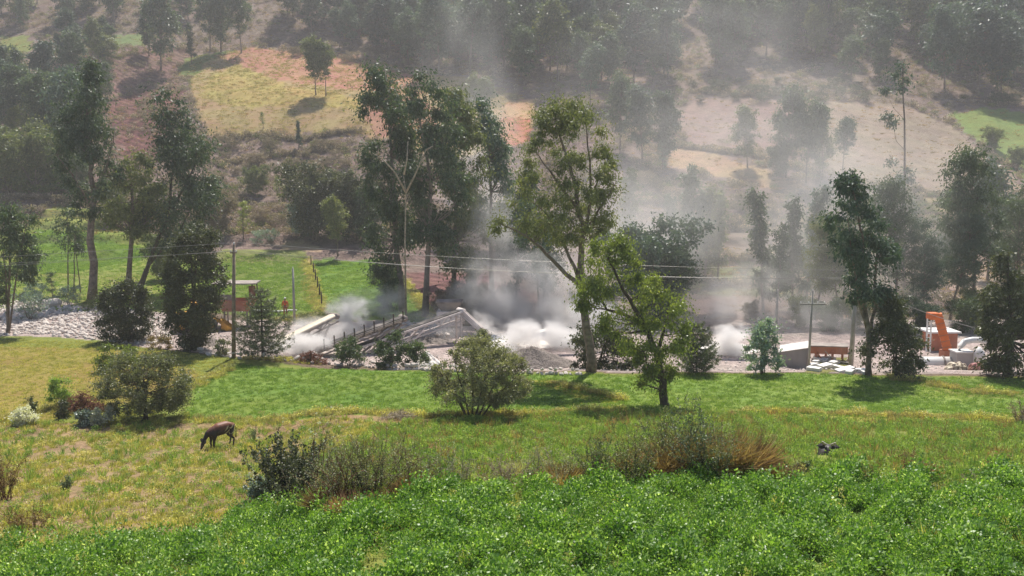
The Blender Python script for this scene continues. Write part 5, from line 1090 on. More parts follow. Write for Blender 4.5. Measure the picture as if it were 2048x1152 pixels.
def feeder():
    g = D(478, 80); e = empty('feed_hopper', g, .1, label='orange feed hopper under a dark canopy frame behind the wooden pole', cat='hopper')
    mb = MB(); mb.add([(-1.2, -.8, 1.4), (1.0, -.8, 1.4), (1.0, .8, 1.4), (-1.2, .8, 1.4), (-1.9, -1.2, 2.4), (1.7, -1.2, 2.4), (1.7, 1.2, 2.4), (-1.9, 1.2, 2.4)], [(0, 1, 5, 4), (1, 2, 6, 5), (2, 3, 7, 6), (3, 0, 4, 7), (0, 3, 2, 1)]); mb.build('bin', M['orange_dull'], e)
    for x in (-1.1, .9):
        for y in (-.7, .7): MB().bar((x, y, -.1), (x, y, 1.45), .14, .14).build('leg', M['steel'], e)
    for x in (-1.8, 1.6):
        for y in (-1.1, 1.1): MB().bar((x, y, 2.3), (x - .1, y, 3.9), .1, .1).build('canopy_post', M['bark_dark'], e)
    MB().box((-.1, 0, 3.95), (3.9, 2.6, .1)).build('canopy_roof', M['steel'], e); MB().box((1.5, -1.15, 3.1), (.6, .06, 1.3)).build('side_sheet', M['brown_cloth'], e)
    MB().box((-1.0, -1.22, 2.75), (1.4, .05, .5)).build('rail_panel', M['steel'], e)
feeder()
# pipes lying in the yard next to the worker
for px, py, d, L_, rz, lab in ((560, 622, 88, 1.6, .2, 'short white pipe lying above the worker, left of the concrete pole'), (582, 618, 89, 1.2, -.1, 'second short white pipe beside the worker'), (510, 620, 88, 3.0, .3, 'long white pipe lying on the bank behind the sparse conifer')):
    g = D(px, d); tag(MB().tube([(-L_ / 2, 0, .12), (L_ / 2, 0, .12)], .1, 8).build('pipe', M['white_sheet'], None, loc=(g.x, g.y, g.z), rot=(0, 0, rz)), lab, 'pipe')
# right hand plant: shed, beam, elevator, drum, filter
def shed():
    a = P(1560, 745, 64); a = D(1558, 65); b = D(1614, 63.2); e = empty('shed', a, label='grey corrugated sheet shed with pale sloping roof beside the pole with crossarm', cat='shed')
    za, zb = Zat(704, 65), Zat(696, 63.2); back = Vector((.6, 1.7, 0)); gz = min(a.z, b.z) - .3; n = 24; L_ = (b - a)
    nrm = Vector((L_.y, -L_.x, 0)).normalized()
    mb = MB(); vs = []; fs = []
    for i in range(n * 2 + 1):
        t = i / (n * 2); p = a + L_ * t + nrm * (.03 if i % 2 else -.03); vs += [(p.x, p.y, gz), (p.x, p.y, za + (zb - za) * t)]
    fs = [(2 * i, 2 * i + 2, 2 * i + 3, 2 * i + 1) for i in range(n * 2)]; mb.add(vs, fs); part(e, mb, 'front_wall', 'grey_sheet')
    A, B = a + back, b + back
    mb = MB(); mb.add([(b.x, b.y, gz), (B.x, B.y, gz), (B.x, B.y, zb + .08), (b.x, b.y, zb)], [(0, 1, 2, 3)]); mb.add([(A.x, A.y, gz), (a.x, a.y, gz), (a.x, a.y, za), (A.x, A.y, za + .08)], [(0, 1, 2, 3)]); part(e, mb, 'side_wall', 'grey_sheet')
    mb = MB(); vs = []
    for i in range(n * 2 + 1):
        t = -.04 + 1.08 * i / (n * 2); p = a + L_ * t; z = za + (zb - za) * t + (.03 if i % 2 else -.03) + .05; q = p + back * 1.15; p = p - back * .1; vs += [(p.x, p.y, z), (q.x, q.y, z + .12)]
    mb.add(vs, [(2 * i, 2 * i + 2, 2 * i + 3, 2 * i + 1) for i in range(n * 2)]); part(e, mb, 'roof', 'white_sheet')
    for p in (a, b): part(e, MB().bar((p.x, p.y - .06, gz), (p.x, p.y - .06, za), .1, .1), 'corner_post', 'steel')
shed()
def beam():
    a, b = P(1622, 697, 67), P(1696, 699, 66); e = empty('aggregate_bin', D(1660, 67), label='dusty orange bin frame with long top beam right of the grey shed', cat='machine')
    part(e, MB().bar(a, b, 1.3, .55), 'top_beam', 'orange_dull'); part(e, MB().bar(a + Vector((0, 0, .32)), b + Vector((0, 0, .32)), 1.5, .07), 'top_rim', 'steel')
    mb = MB()
    for i in range(9): c = a.lerp(b, (i + .5) / 9); mb.bar(c + Vector((0, -.68, -.26)), c + Vector((0, -.68, .26)), .07, .06)
    part(e, mb, 'stiffeners', 'orange_dull')
    for t in (.05, .5, .95):
        c = a.lerp(b, t)
        for s in (-.7, .7): part(e, MB().bar((c.x, c.y + s, float(terrain(c.x, c.y)) - .1), (c.x, c.y + s, c.z), .14, .14), 'leg', 'orange_dull')
    part(e, MB().bar(a + Vector((.2, -.82, -.2)), a + Vector((.9, -.82, -1.2)), .3, .1), 'gusset', 'orange_dull')
beam()
def elevator():
    lo, hi = P(1894, 722, 67.3), P(1875, 628, 67.6); lo.z = float(terrain(lo.x, lo.y)) + .6; e = empty('bucket_elevator', D(1893, 67), label='bright orange ribbed elevator leaning above the asphalt plant at right', cat='elevator')
    part(e, MB().bar(lo, hi, .66, .6), 'casing', 'orange'); ax = (hi - lo)
    for i in range(6): c = lo + ax * (i + .6) / 6.2; part(e, MB().bar(c, c + ax.normalized() * .05, .71, .66), 'rib', 'orange_dull')
    t = hi + Vector((-.35, 0, -.15)); part(e, MB().box(t, (.7, .8, .5)), 'head_box', 'orange'); part(e, MB().bar(t + Vector((-.2, -.2, -.2)), t + Vector((-.15, -.2, -2.8)), .09, .09), 'ladder_rail', 'white_sheet')
    part(e, MB().bar(t + Vector((-.5, -.2, -.2)), t + Vector((-.45, -.2, -2.8)), .09, .09), 'ladder_rail', 'white_sheet')
    mb = MB()
    for i in range(8): z = -.4 - i * .32; mb.bar(t + Vector((-.5, -.2, z)), t + Vector((-.18, -.2, z)), .05, .05)
    part(e, mb, 'ladder_rungs', 'white_sheet'); part(e, MB().bar((lo.x, lo.y, lo.z - .9), lo, .9, .9), 'foot', 'orange_dull')
elevator()
def tower():
    g = D(1878, 71); e = empty('mixing_tower', g, label='dull orange mixing tower with pale flat top behind the ribbed elevator', cat='machine'); z0, z1 = Zat(722, 71), Zat(662, 71)
    part(e, MB().box((g.x, g.y, (z0 + z1) / 2 + .3), (2.0, 1.8, (z1 - z0) * .7)), 'body', 'orange_dull'); part(e, MB().box((g.x - .1, g.y, z1 + .05), (2.6, 2.2, .12)), 'top_plate', 'white_sheet')
    for sx in (-1, 1):
        for sy in (-1, 1): part(e, MB().bar((g.x + sx * .9, g.y + sy * .8, g.z - .1), (g.x + sx * .9, g.y + sy * .8, z1), .12, .12), 'leg', 'orange_dull')
    part(e, MB().bar((g.x - 1.1, g.y - .95, z0 + .8), (g.x - 3.2, g.y - .95, z0), .1, .1), 'brace', 'orange_dull')
tower()
def drum():
    a, b = P(1800, 735, 65.5), P(1912, 728, 65); a.z = b.z - .1; e = empty('dryer_drum', D(1880, 65.3), label='white horizontal dryer drum left of the square grey filter box', cat='drum')
    part(e, MB().tube([a, b], .55, 22), 'shell', 'white_sheet')
    for t in (.3, .75): c = a.lerp(b, t); q = a.lerp(b, t + .03); part(e, MB().tube([c, q], .62, 22), 'ring', 'steel'); part(e, MB().box((c.x, c.y, (c.z - .5 + float(terrain(c.x, c.y))) / 2), (.3, 1, max(c.z - .5 - float(terrain(c.x, c.y)), .2))), 'cradle', 'steel')
drum()
def filt():
    d = 64.6; g = D(1922, d); e = empty('filter_box', g, label='square grey metal filter box with curved white duct on its top', cat='machine'); m = mpp(d); z1 = Zat(703, d); z0 = Zat(738, d)
    part(e, MB().box((g.x, g.y, (z0 + z1) / 2), (34 * m, 1.1, z1 - z0)), 'box', 'grey_sheet'); part(e, MB().box((g.x, g.y, z1 + .04), (38 * m, 1.25, .09)), 'lid', 'white_sheet')
    mb = MB(); hw = 17 * m; mb.add([Vector((g.x + x * (hw if k else hw * .4), g.y + y * (.55 if k else .2), z0 if k else z0 - .55)) for k in (1, 0) for x, y in ((-1, -1), (1, -1), (1, 1), (-1, 1))], [(0, 4, 5, 1), (1, 5, 6, 2), (2, 6, 7, 3), (3, 7, 4, 0), (4, 7, 6, 5)]); part(e, mb, 'funnel', 'grey_sheet')
    for s in (-1, 1): part(e, MB().bar((g.x + s * hw * .9, g.y - .5, g.z - .1), (g.x + s * hw * .9, g.y - .5, z0 + .1), .09, .09), 'leg', 'steel'); part(e, MB().bar((g.x + s * hw * .9, g.y + .5, g.z - .1), (g.x + s * hw * .9, g.y + .5, z0 + .1), .09, .09), 'leg', 'steel')
    pts = [P(1918, 703, d), P(1921, 692, d), P(1930, 683, d), P(1945, 680, d), P(1962, 680, d + .2), P(1976, 684, d + .5), P(1990, 690, d + 1)]
    part(e, MB().tube(pts, .23, 14), 'duct', 'white_sheet')
filt()
tag(MB().tube([Vector((0, 0, 0)), Vector((0, 0, 1.1)), Vector((0, 0, 1.5))], [.4, .4, .12], 18).build('tank', M['white_sheet'], None, loc=D(1956, 64)), 'small white upright tank right of the grey filter box', 'tank')
def heap(name, lab, cat, px, d, wpx, hpx, mat, seed, mat2=None):
    g = D(px, d); m = mpp(d); rs2 = np.random.RandomState(seed); bm = bmesh.new(); bmesh.ops.create_icosphere(bm, subdivisions=4, radius=1)
    for v in bm.verts:
        p = v.co; f = .12 * math.sin(p.x * 9 + p.y * 4 + seed) + .08 * math.sin(p.y * 13 + p.z * 7) + .05 * rs2.normal() * .5; v.co = p * (1 + f)
        v.co.x *= wpx * m / 2; v.co.y *= wpx * m / 2 * .7; v.co.z = max(v.co.z, -.05) * hpx * m
    me = bpy.data.meshes.new(name); bm.to_mesh(me); bm.free(); me.polygons.foreach_set('use_smooth', [True] * len(me.polygons)); e = empty(name, g, label=lab, cat=cat)
    link('sheet', me, M[mat], e)
    if mat2:
        for k in range(4): x = (-.6 + .4 * k) * wpx * m / 2; pts = [Vector((x + .05 * q, -wpx * m * .36 * math.cos(PI * q / 6), hpx * m * 1.03 * math.sin(PI * q / 6) * math.sqrt(max(.05, 1 - (x / (wpx * m / 2)) ** 2)) + .02)) for q in range(7)]; MB().tube(pts, .05, 5).build('strap', M[mat2], e)
    return e
heap('tarpaulin_heap', 'cream tarpaulin heap with dark straps at the edge of the crop strip', 'tarpaulin', 1912, 61.5, 44, 15, 'tarp_striped', 5, 'bark')
heap('net_heap', 'pink net heap right of the cream tarpaulin', 'net', 1953, 61.6, 32, 15, 'tarp_pink', 6)
rs = np.random.RandomState(44)
for i, (px, py) in enumerate([(1632, 727), (1640, 722), (1622, 734), (1655, 720), (1668, 728), (1650, 735), (1676, 738), (1690, 743), (1713, 744), (1730, 747), (1700, 747), (1628, 741)]):
    g = G(px, py); tag(MB().box((0, 0, .12), (rs.uniform(.7, 1.2), rs.uniform(.4, .7), .24)).build('cut_stone', M['white_sheet'], None, loc=g, rot=(rs.normal() * .08, rs.normal() * .08, rs.rand() * 3)), 'flat pale stone block lying on the grass right of the grey shed', 'stone block', 'pale stone blocks right of the grey shed')
# hut on the hill
def hut():
    g = G(1966, 478); d = g.y; m = mpp(d); z = Zat(463, d); e = empty('hut', g, label='small dark hut with bright white roof on the hillside at right', cat='hut')
    part(e, MB().box((g.x, g.y, (z + g.z) / 2 - .1), (24 * m, 2.4, z - g.z)), 'wall', 'bark_dark')
    hw = 17 * m; mb = MB(); mb.add([(g.x - hw, g.y - 1.7, z - .15), (g.x + hw, g.y - 1.7, z - .2), (g.x + hw * .75, g.y + 1.6, z + .55), (g.x - hw * .75, g.y + 1.6, z + .6), (g.x - hw, g.y - 1.7, z - .08), (g.x + hw, g.y - 1.7, z - .13), (g.x + hw * .75, g.y + 1.6, z + .62), (g.x - hw * .75, g.y + 1.6, z + .67)], [(0, 3, 2, 1), (4, 5, 6, 7), (0, 1, 5, 4), (1, 2, 6, 5), (2, 3, 7, 6), (3, 0, 4, 7)]); part(e, mb, 'roof', 'white_sheet')
    part(e, MB().box((g.x + .4, g.y - 1.22, g.z + .8), (.8, .04, 1.5)), 'door', 'bark')
hut()
# ------------------------------------------------------------------ poles and wires
def pole(lab, base, top, d, mat, r=.13, arms=(), leanx=0, insul=True):
    g = D(base, d); zt = Zat(top, d); e = empty('utility_pole', g, label=lab, cat='utility pole'); tx = leanx * mpp(d)
    MB().tube([(0, 0, -.4), (tx * .5, 0, (zt - g.z) * .5), (tx, 0, zt - g.z)], [r, r * .85, r * .65], 10).build('post', M[mat], e)
    for py, w_ in arms:
        z = Zat(py, d) - g.z; f = z / (zt - g.z); MB().box((tx * f, -.12, z), (w_, .1, .1)).build('crossarm', M[mat], e)
        for k in (-.45, -.15, .2, .45) if w_ > .6 else (-.4, .4): MB().tube([(tx * f + k * w_, -.12, z + .03), (tx * f + k * w_, -.12, z + .13), (tx * f + k * w_, -.12, z + .2)], [.03, .05, .03], 7).build('insulator', M['white_sheet'], e)
    if insul: MB().tube([(tx, 0, zt - g.z), (tx, 0, zt - g.z + .16)], [.04, .05], 7).build('insulator', M['white_sheet'], e)
    return g
d1 = G(467, 716).y
pole('leaning wooden utility pole left of the sparse conifer, carrying three wires', 467, 489, d1, 'wood_pole', .16, [(505, .5)], leanx=10)
pole('slim pale concrete pole standing behind the left conveyor', 589, 537, 82, 'concrete', .13)
d3 = 62.5
pole('thick concrete utility pole in front of the tall forked eucalyptus at right', 1701, 545, d3, 'concrete', .18, [(560, .5)], leanx=3)
pole('thin pole with wide crossarm at the right corner of the grey shed', 1616, 582, 63.0, 'concrete', .1, [(608, 1.9)], leanx=3)
pole('thin pale pole between the curved duct and the large dark conifer', 1970, 628, 70, 'concrete', .08)
pole('thin pale pole in the dust left of the pole with crossarm', 1553, 582, 80, 'concrete', .1)
def wire(lab, a, b, sag, r=.011, n=28):
    pts = [a.lerp(b, i / n) - Vector((0, 0, 4 * sag * (i / n) * (1 - i / n))) for i in range(n + 1)]; e = MB(); a0 = pts[0]; e.tube([p - a0 for p in pts], r, 5, False)
    return tag(e.build('power_wire', M['wire'], None, loc=a0), lab, 'wire')
T1 = P(477, 489, d1) + Vector((0, 0, .15)); T3 = P(1704, 545, d3) + Vector((0, 0, .15))
off = [(-.22, 505, 560), (.22, 503, 557)]
wire('topmost wire from the wooden pole to the thick concrete pole', T1, T3, .38)
wire('topmost wire from the wooden pole out of the left picture edge', T1, P(-420, 534, 75), .1)
for k, (x, ya, yb) in enumerate(off):
    a = P(475, ya, d1) + Vector((x, -.12, .1)); b = P(1703, yb, d3) + Vector((x, -.12, .1))
    wire('%s wire of the lower pair between the wooden and the concrete pole' % ('front' if k else 'rear'), a, b, .55 + .12 * k)
    wire('%s wire of the lower pair leaving the wooden pole to the left' % ('front' if k else 'rear'), a, P(-420, 545 + 9 * k, 75), .1)
wire('sagging pale cable from the thick concrete pole down to the right', P(1704, 560, d3), P(1990, 665, 66), .4, .02)
wire('slack cable hanging from the pole with crossarm to the concrete pole', P(1650, 702, 63), P(1702, 724, 62.6), .3, .03)
# ------------------------------------------------------------------ animals and worker
def skin_mesh(name, nodes, edges, sub=2):
    me = bpy.data.meshes.new(name); me.from_pydata([n[0] for n in nodes], edges, []); o = bpy.data.objects.new(name, me); C.objects.link(o)
    sk = o.modifiers.new('s', 'SKIN'); sk.use_smooth_shade = True
    for i, n in enumerate(nodes): r = n[1]; me.skin_vertices[0].data[i].radius = r if hasattr(r, '__len__') else (r, r)
    me.skin_vertices[0].data[0].use_root = True
    ss = o.modifiers.new('u', 'SUBSURF'); ss.levels = sub; ss.render_levels = sub
    dg = bpy.context.evaluated_depsgraph_get(); m2 = bpy.data.meshes.new_from_object(o.evaluated_get(dg)); C.objects.unlink(o); bpy.data.objects.remove(o); m2.name = name; return m2
def cow(lab, cat, name, loc, rz, s, mat, head, horns, pi_=-2):
    """head: chain of neck points (x, y, z); body points along x, head forward"""
    e = empty(name, loc, rz, label=lab, cat=cat); e.scale = (s * (.86 if not horns else 1), s * 1.05, s)
    nd = [((-.1, 0, 1.02), (.30, .36)), ((.25, 0, 1.0), (.29, .35)), ((.52, 0, 1.06), (.24, .32)), ((-.45, 0, 1.06), (.28, .33)), ((-.72, 0, 1.12), (.22, .24)), ((-.86, 0, 1.08), (.1, .12))]
    ed = [(0, 1), (1, 2), (0, 3), (3, 4), (4, 5)]
    k = len(nd); prev = 2
    for i, (p, r) in enumerate(head): nd.append((p, r)); ed.append((prev, k + i)); prev = k + i
    for sy in (-1, 1):
        for root, ch in ((2, [((.5, sy * .19, .72), (.12, .10)), ((.5, sy * .18, .45), (.075, .07)), ((.53, sy * .18, .38), (.07, .062)), ((.5, sy * .18, .12), (.05, .05)), ((.54, sy * .18, .03), (.055, .06))]),
                         (4, [((-.62, sy * .2, .82), (.15, .13)), ((-.52, sy * .2, .62), (.09, .085)), ((-.74, sy * .19, .44), (.06, .05)), ((-.68, sy * .19, .14), (.042, .042)), ((-.64, sy * .19, .03), (.055, .06))])):
            b = len(nd); q = root
            for i, c in enumerate(ch): nd.append(c); ed.append((q, b + i)); q = b + i
    link('body', skin_mesh('body', nd, ed), M[mat], e)
    MB().tube([(-.9, 0, 1.12), (-.98, 0, .9), (-.97, .02, .6), (-.96, 0, .42)], [.035, .025, .02, .045], 7).build('tail', M[mat], e)
    hp = np.array(head[pi_][0]); hm = np.array(head[-1][0]); dv = unit(hm - hp); sd_ = np.array([0, 1, 0])
    upv = np.cross(dv, sd_); upv = upv if upv[2] > 0 else -upv; upv = -upv if False else upv
    for sy in (-1, 1):
        c = hp + sd_ * sy * .1 - dv * .02; t = c + sd_ * sy * .27 + upv * .03; mb = MB(); q = dv * .075
        mb.add([c - q, c + q, t * .5 + c * .5 + q * 1.5, t, t * .5 + c * .5 - q * 1.5, c * .55 + t * .45 + upv * .03], [(0, 1, 2, 5), (2, 3, 5), (3, 4, 5), (4, 0, 5), (0, 4, 3, 2, 1)]); mb.build('ear', M[mat], e)
        if horns: MB().tube([hp + sd_ * sy * .07 + upv * .08 - dv * .06, hp + sd_ * sy * .17 + upv * .13 - dv * .1, hp + sd_ * sy * .2 + upv * .27 - dv * .1, hp + sd_ * sy * .15 + upv * .36 - dv * .08], [.045, .04, .028, .008], 8).build('horn', M['horn'], e)
        MB().tube([hp + dv * .14 + sd_ * sy * .085 + upv * .04, hp + dv * .14 + sd_ * sy * .105 + upv * .045], [.022, .012], 8).build('eye', M['glass'], e)
    return e
def calfmat():
    m, nt, p, o = newmat('brown_hide'); L = nt.links.new; tc = N(nt, 'ShaderNodeTexCoord'); sx = N(nt, 'ShaderNodeSeparateXYZ'); L(tc.outputs['Object'], sx.inputs[0])
    no = N(nt, 'ShaderNodeTexNoise'); no.inputs['Scale'].default_value = 5; L(tc.outputs['Object'], no.inputs['Vector'])
    ad = N(nt, 'ShaderNodeMath', operation='MULTIPLY_ADD'); L(no.outputs[0], ad.inputs[0]); ad.inputs[1].default_value = .5; L(sx.outputs['Z'], ad.inputs[2])
    mr = N(nt, 'ShaderNodeMapRange'); L(ad.outputs[0], mr.inputs[0]); mr.inputs[1].default_value = 1.25; mr.inputs[2].default_value = 1.5
    mx = N(nt, 'ShaderNodeMix', data_type='RGBA'); L(mr.outputs[0], mx.inputs[0]); mx.inputs[6].default_value = (.022, .014, .012, 1); mx.inputs[7].default_value = (.21, .07, .035, 1)
    # pale bars on the hind flank
    wv = N(nt, 'ShaderNodeTexWave'); wv.bands_direction = 'DIAGONAL'; wv.inputs['Scale'].default_value = 2.1; wv.inputs['Distortion'].default_value = 1; L(tc.outputs['Object'], wv.inputs['Vector'])
    a = N(nt, 'ShaderNodeMapRange'); L(wv.outputs['Fac'], a.inputs[0]); a.inputs[1].default_value = .72; a.inputs[2].default_value = .82
    b = N(nt, 'ShaderNodeMapRange'); L(sx.outputs['X'], b.inputs[0]); b.inputs[1].default_value = -.1; b.inputs[2].default_value = -.3
    c = N(nt, 'ShaderNodeMapRange'); L(sx.outputs['Z'], c.inputs[0]); c.inputs[1].default_value = 1.22; c.inputs[2].default_value = 1.1
    d = N(nt, 'ShaderNodeMapRange'); L(sx.outputs['Z'], d.inputs[0]); d.inputs[1].default_value = .7; d.inputs[2].default_value = .78
    r = a.outputs[0]
    for q in (b, c, d):
        t = N(nt, 'ShaderNodeMath', operation='MULTIPLY'); L(r, t.inputs[0]); L(q.outputs[0], t.inputs[1]); r = t.outputs[0]
    m2 = N(nt, 'ShaderNodeMix', data_type='RGBA'); L(r, m2.inputs[0]); L(mx.outputs[2], m2.inputs[6]); m2.inputs[7].default_value = (.5, .48, .28, 1)
    L(m2.outputs[2], p.inputs['Base Color']); p.inputs['Roughness'].default_value = .55; return m
M['cow_brown'] = calfmat()
graze = [((.76, 0, .92), (.13, .19)), ((.93, 0, .70), (.09, .12)), ((1.05, 0, .53), (.105, .105)), ((1.12, 0, .37), (.10, .11)), ((1.19, 0, .2), (.07, .065)), ((1.21, 0, .12), (.06, .05))]
g = G(442, 896)
cow('dark brown calf with reddish back and pale bars on its flank, grazing in the pasture', 'calf', 'calf', g, math.radians(222), .93, 'cow_brown', graze, False, -4)
look = [((.72, 0, 1.28), (.13, .18)), ((.86, 0, 1.5), (.10, .13)), ((.98, 0, 1.64), (.125, .12)), ((1.08, 0, 1.5), (.12, .12)), ((1.22, 0, 1.26), (.085, .08)), ((1.26, 0, 1.18), (.08, .065))]
dz = 30.1; gb = D(1654, dz); hz = Zat(890, 29.1); sb = (hz - gb.z) / 1.72

cow('black horned cow whose head shows above the alfalfa at right, body hidden behind the crop', 'cow', 'cow', (gb.x - 0.05, gb.y, gb.z), math.radians(252), max(.8, min(.97, sb)), 'cow_black', look, True, -4)
def worker():
    g = D(571, 86); e = empty('person', g, label='person in orange work clothes standing behind the sparse conifer', cat='person')
    nd = [((0, 0, .95), (.15, .12)), ((0, 0, 1.15), (.14, .11)), ((0, 0, 1.38), (.17, .11)), ((0, 0, 1.5), (.055, .055)), ((0, 0, 1.57), (.07, .08)), ((0, 0, 1.68), (.08, .09)), ((0, 0, 1.75), (.05, .05))]; ed = [(0, 1), (1, 2), (2, 3), (3, 4), (4, 5), (5, 6)]
    for s in (-1, 1):
        b = len(nd); nd += [((.2 * s, 0, 1.4), .06), ((.27 * s, .02, 1.12), .05), ((.29 * s, -.08, .9), .038), ((.29 * s, -.1, .82), .04)]; ed += [(2, b), (b, b + 1), (b + 1, b + 2), (b + 2, b + 3)]
        for f in range(4): c = len(nd); nd += [((.29 * s + (f - 1.5) * .02, -.11, .76), .011), ((.29 * s + (f - 1.5) * .02, -.12, .71 - .01 * (f % 2)), .009)]; ed += [(b + 3, c), (c, c + 1)]
        c = len(nd); nd += [((.27 * s, -.14, .79), .012), ((.265 * s, -.16, .76), .01)]; ed += [(b + 3, c), (c, c + 1)]
        b = len(nd); nd += [((.1 * s, 0, .88), .1), ((.12 * s, -.02, .5), .07), ((.13 * s, .02, .1), .05), ((.13 * s, -.14, .04), .045)]; ed += [(0, b), (b, b + 1), (b + 1, b + 2), (b + 2, b + 3)]
    link('body', skin_mesh('body', nd, ed, 1), M['skin'], e)
    sh = [((0, 0, .92), (.175, .14)), ((0, 0, 1.15), (.165, .13)), ((0, 0, 1.38), (.19, .13)), ((0, 0, 1.47), (.08, .08))]; es = [(0, 1), (1, 2), (2, 3)]
    for s in (-1, 1): b = len(sh); sh += [((.2 * s, 0, 1.41), .075), ((.27 * s, .02, 1.12), .065), ((.29 * s, -.07, .93), .055)]; es += [(2, b), (b, b + 1), (b + 1, b + 2)]
    link('jacket', skin_mesh('jacket', sh, es, 1), M['cloth_orange'], e)
    tr = [((0, 0, .95), (.16, .135))]; et = []
    for s in (-1, 1): b = len(tr); tr += [((.1 * s, 0, .86), .115), ((.12 * s, -.02, .5), .085), ((.13 * s, .02, .12), .07)]; et += [(0, b), (b, b + 1), (b + 1, b + 2)]
    link('trousers', skin_mesh('trousers', tr, et, 1), M['orange_dull'], e)
    MB().tube([(0, 0, 1.7), (0, 0, 1.76), (0, 0, 1.82)], [.12, .11, .04], 14).build('helmet', M['white_sheet'], e)
    MB().tube([(0, -.085, 1.655), (0, -.115, 1.64)], [.02, .015], 6).build('nose', M['skin'], e)
worker()
# ------------------------------------------------------------------ haze and dust
def volmat(name, dens, col, aniso=.3, radial=False, nscale=.12, lo=.4, hi=.68, power=1.4, stretch=(1, 1, 1)):
    m = bpy.data.materials.new(name); m.use_nodes = True; nt = m.node_tree; nt.nodes.clear(); L = nt.links.new
    o = N(nt, 'ShaderNodeOutputMaterial'); v = N(nt, 'ShaderNodeVolumePrincipled'); L(v.outputs[0], o.inputs['Volume'])
    v.inputs['Color'].default_value = (*col, 1); v.inputs['Anisotropy'].default_value = aniso; v.inputs['Density'].default_value = dens
    if radial:
        tc = N(nt, 'ShaderNodeTexCoord'); ln = N(nt, 'ShaderNodeVectorMath', operation='LENGTH'); L(tc.outputs['Object'], ln.inputs[0])
        geo = N(nt, 'ShaderNodeNewGeometry'); mp = N(nt, 'ShaderNodeVectorMath', operation='MULTIPLY'); L(geo.outputs['Position'], mp.inputs[0]); mp.inputs[1].default_value = stretch
        no = N(nt, 'ShaderNodeTexNoise'); no.inputs['Scale'].default_value = nscale; no.inputs['Detail'].default_value = 5; no.inputs['Roughness'].default_value = .62; no.inputs['Distortion'].default_value = .8; L(mp.outputs[0], no.inputs['Vector'])
        n2 = N(nt, 'ShaderNodeTexNoise'); n2.inputs['Scale'].default_value = 1.6; n2.inputs['Detail'].default_value = 4; n2.inputs['Roughness'].default_value = .6; ofs = N(nt, 'ShaderNodeVectorMath', operation='ADD'); L(tc.outputs['Object'], ofs.inputs[0]); ofs.inputs[1].default_value = (dens * 7.3, nscale * 31, dens * 3.1); L(ofs.outputs[0], n2.inputs['Vector'])
        n3 = N(nt, 'ShaderNodeMath', operation='MULTIPLY_ADD'); L(n2.outputs[0], n3.inputs[0]); n3.inputs[1].default_value = 1.5; n3.inputs[2].default_value = -.6
        n4 = N(nt, 'ShaderNodeMath', operation='ADD'); L(ln.outputs['Value'], n4.inputs[0]); L(n3.outputs[0], n4.inputs[1]); g1 = N(nt, 'ShaderNodeMapRange'); L(ln.outputs['Value'], g1.inputs[0]); g1.inputs[1].default_value = 1; g1.inputs[2].default_value = .8
        f = N(nt, 'ShaderNodeMapRange'); L(n4.outputs[0], f.inputs[0]); f.inputs[1].default_value = 1; f.inputs[2].default_value = .0; f.inputs[3].default_value = 0; f.inputs[4].default_value = 1
        pw = N(nt, 'ShaderNodeMath', operation='POWER'); L(f.outputs[0], pw.inputs[0]); pw.inputs[1].default_value = power
        nr_ = N(nt, 'ShaderNodeMapRange'); L(no.outputs[0], nr_.inputs[0]); nr_.inputs[1].default_value = lo; nr_.inputs[2].default_value = hi
        a0 = N(nt, 'ShaderNodeMath', operation='MULTIPLY'); L(pw.outputs[0], a0.inputs[0]); L(g1.outputs[0], a0.inputs[1])
        a = N(nt, 'ShaderNodeMath', operation='MULTIPLY'); L(a0.outputs[0], a.inputs[0]); L(nr_.outputs[0], a.inputs[1])
        b = N(nt, 'ShaderNodeMath', operation='MULTIPLY'); L(a.outputs[0], b.inputs[0]); b.inputs[1].default_value = dens; L(b.outputs[0], v.inputs['Density'])
    return m
hz_ = MB().box((0, 330, 110), (1300, 760, 250)).build('haze', volmat('haze_air', .0005, (.95, .94, .96), .35), None)
tag(hz_, 'thin blue grey air over the whole valley', None, None, 'stuff')
def plume(px, py, d, r, dens, lab, tiltx=0, **k):
    c = P(px, py, d); bm = bmesh.new(); bmesh.ops.create_icosphere(bm, subdivisions=3, radius=1.0); me = bpy.data.meshes.new('dust_cloud'); bm.to_mesh(me); bm.free()
    o = link('dust_cloud', me, volmat('dust', dens, k.pop('col', (.999, .978, .962)), k.pop('aniso', .35), True, **k), None, c, (0, tiltx, 0), r); return tag(o, lab, None, None, 'stuff')
plume(605, 694, 67.4, (3.2, 1.6, 1.4), 7, 'thick white dust at the foot of the left conveyors', nscale=.5, power=1.1, lo=.43, hi=.6)
plume(560, 702, 67.0, (2.4, 1.2, 1.1), 5, 'low white dust spreading beside the sparse conifer', nscale=.6, power=1.1)
plume(640, 668, 73, (3.4, 2.2, 1.9), 4, 'bright dust between the hooded and the railed conveyor', nscale=.5, power=1.1)
plume(700, 634, 76.5, (2.6, 1.8, 2.6), 6, 'bright dust puff rising where the hooded conveyor ends', nscale=.6, power=1.1, lo=.44, hi=.62)
plume(760, 608, 82, (6.5, 3, 2.2), 1.6, 'thin dust drifting over the railed conveyor', nscale=.4)
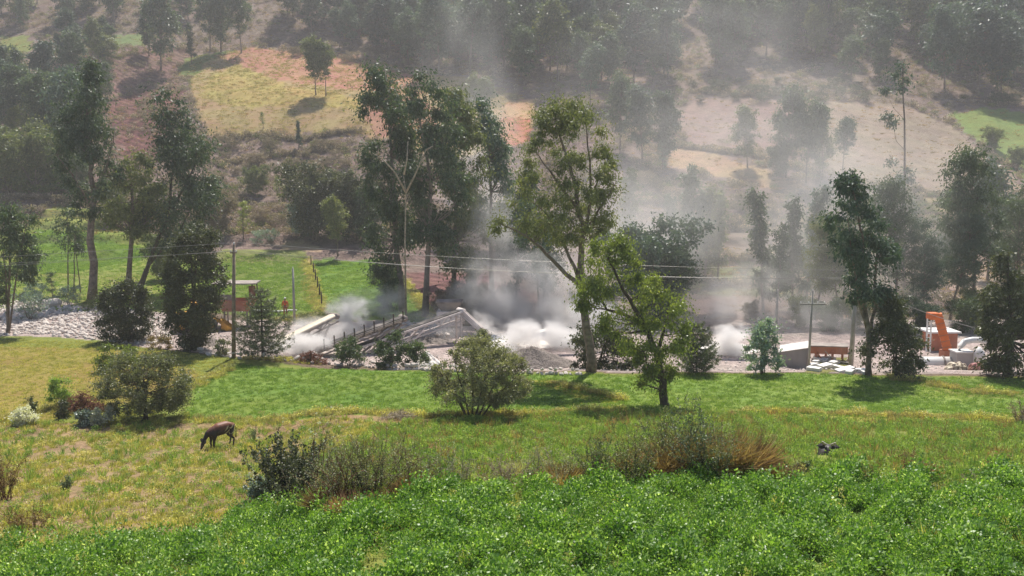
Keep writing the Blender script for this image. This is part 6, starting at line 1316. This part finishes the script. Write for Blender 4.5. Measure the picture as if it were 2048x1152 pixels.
plume(1085, 680, 71, (5.4, 2.6, 2.3), 6, 'thick white dust over the sand heaps', nscale=.45, power=1.1, lo=.43, hi=.6)
plume(985, 666, 73, (2.8, 1.5, 1.4), 6, 'bright dust falling from the highest conveyor head', tiltx=.75, nscale=.5, power=1.1)
plume(1060, 615, 82, (10, 5, 6.5), 2.4, 'billowing dust rising behind the great leaning eucalyptus', nscale=.26, stretch=(1, 1, .7), lo=.42, hi=.64)
plume(1010, 520, 90, (10, 6, 10), 1.0, 'dust drifting up between the tall trees of the central group', nscale=.2, stretch=(1, 1, .7), lo=.42, hi=.66)
plume(965, 330, 105, (9, 6, 21), .28, 'tall thin column of dust drifting up before the golden field', tiltx=-.08, nscale=.16, stretch=(1, 1, .5))
plume(915, 60, 135, (11, 10, 20), .04, 'upper end of the dust column in front of the forest', tiltx=-.15, nscale=.12, stretch=(1, 1, .5))
plume(1466, 694, 68.5, (2.8, 1.8, 2.4), 7, 'bright dust puff over the sand heap beside the pale bush', nscale=.5, power=1.1, lo=.43, hi=.6)
plume(1400, 640, 84, (11, 6, 5), 1.0, 'dust hanging over the yard at right', nscale=.24)
plume(1620, 650, 78, (9, 5, 4), .6, 'dust drifting behind the grey shed and the orange bin', nscale=.25)
plume(1260, 500, 92, (11, 7, 12), .3, 'dust behind the bright green leaning tree', nscale=.16, stretch=(1, 1, .6))
plume(1570, 450, 93, (38, 28, 21), .072, 'broad veil of dust over the right half of the valley', nscale=.09, lo=.3)
plume(1450, 150, 160, (55, 25, 26), .02, 'faint dust veil in front of the forest at upper right', nscale=.06, lo=.3)
plume(870, 655, 76, (6.5, 3, 2.4), 1.3, 'dust hanging between the railed conveyor and the highest head', nscale=.4)
plume(1170, 640, 76, (6, 3.5, 3.5), 1.6, 'dust drifting past the great leaning trunk', nscale=.35)
plume(1480, 610, 84, (10, 5, 5), .7, 'thin dust over the brown plot', nscale=.25)
plume(470, 628, 79, (2.6, 2, 1.8), 1.6, 'light dust over the feed hopper', nscale=.5)
